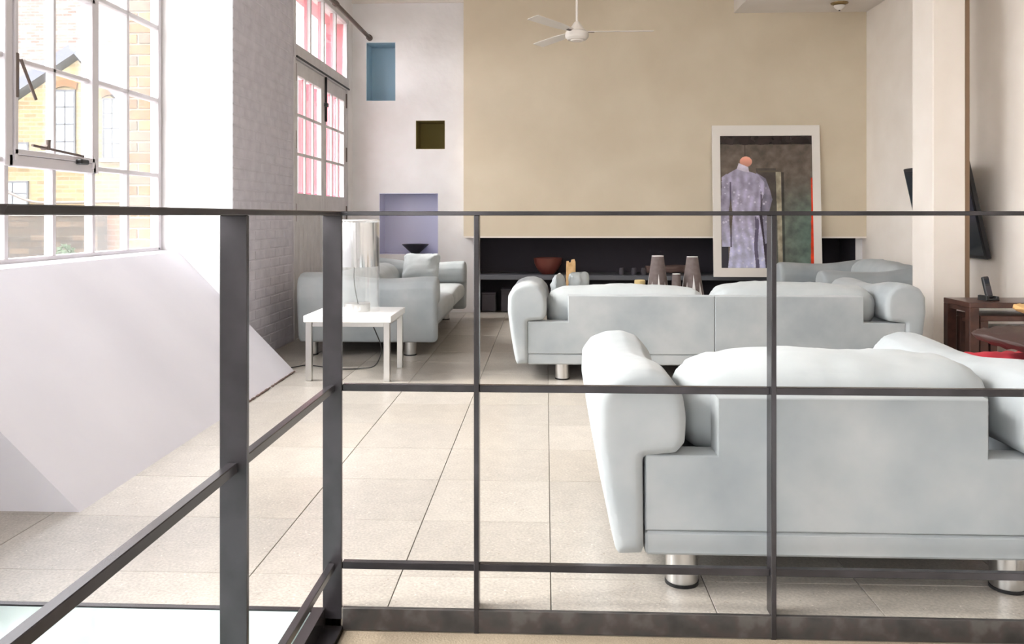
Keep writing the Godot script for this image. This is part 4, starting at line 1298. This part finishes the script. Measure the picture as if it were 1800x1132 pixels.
# ------------------------------------------------------------------
func _ready() -> void:
	rng.seed = 7
	# camera: level, shifted lens
	var cam := Camera3D.new()
	cam.projection = Camera3D.PROJECTION_FRUSTUM
	cam.near = 0.05
	cam.far = 200.0
	cam.size = cam.near * 1132.0 / FOCAL
	cam.frustum_offset = Vector2(0.0, cam.near * (HORIZON - 566.0) / FOCAL)
	cam.position = EYE
	cam.rotation.y = YAW
	add_child(cam)
	cam.current = true
	# bright overcast sky
	var env := Environment.new()
	env.background_mode = Environment.BG_SKY
	var sm := ProceduralSkyMaterial.new()
	sm.sky_top_color = Color(0.93, 0.94, 0.96)
	sm.sky_horizon_color = Color(0.96, 0.955, 0.95)
	sm.ground_horizon_color = Color(0.8, 0.8, 0.8)
	sm.ground_bottom_color = Color(0.6, 0.6, 0.6)
	sm.sky_energy_multiplier = 1.0
	sm.energy_multiplier = 10.0
	var sky := Sky.new()
	sky.sky_material = sm
	env.sky = sky
	env.tonemap_mode = Environment.TONE_MAPPER_LINEAR
	env.tonemap_exposure = 1.42
	env.sdfgi_enabled = true
	env.ssao_enabled = true
	env.ssil_enabled = true
	var we := WorldEnvironment.new()
	we.environment = env
	add_child(we)
	# hazy sun through thin cloud, from the window side
	var sun := DirectionalLight3D.new()
	sun.look_at_from_position(Vector3.ZERO, Vector3(0.76, -0.62, -0.06))
	sun.light_color = Color(1.0, 0.98, 0.95)
	sun.light_energy = 2.6
	sun.sky_mode = DirectionalLight3D.SKY_MODE_LIGHT_ONLY
	sun.light_angular_distance = 24.0
	sun.shadow_enabled = true
	add_child(sun)
	build_materials()
	build_setting()
	var w1 := [-5.296, -4.884, -4.484, -4.075, -3.66, -3.25]
	steel_window(1, -5.73, -2.99, 0.86, 3.78, w1, [1.386, 1.916, 2.431, 2.96, 3.4], "tall steel-framed grid window with open casement overlooking yellow brick house", [-4.884, -4.075, 1.386, 2.431])
	steel_window(2, -2.7, 0.68, 0.86, 3.78, [-2.28, -1.87, -1.46, -1.04, -0.62, -0.2, 0.24], [1.386, 1.916, 2.431, 2.96, 3.4], "steel-framed grid window beside the stair", [])
	steel_window(3, 1.02, 2.98, 0.86, 3.78, [1.5, 2.0, 2.5], [1.386, 1.916, 2.431, 2.96, 3.4], "steel-framed grid window at the rear of the room", [])
	build_door()
	build_sofas()
	build_side_table()
	build_coffee_table()
	build_hearth()
	build_right_side()
	build_ceiling_things()
	build_railing()
	build_outside()
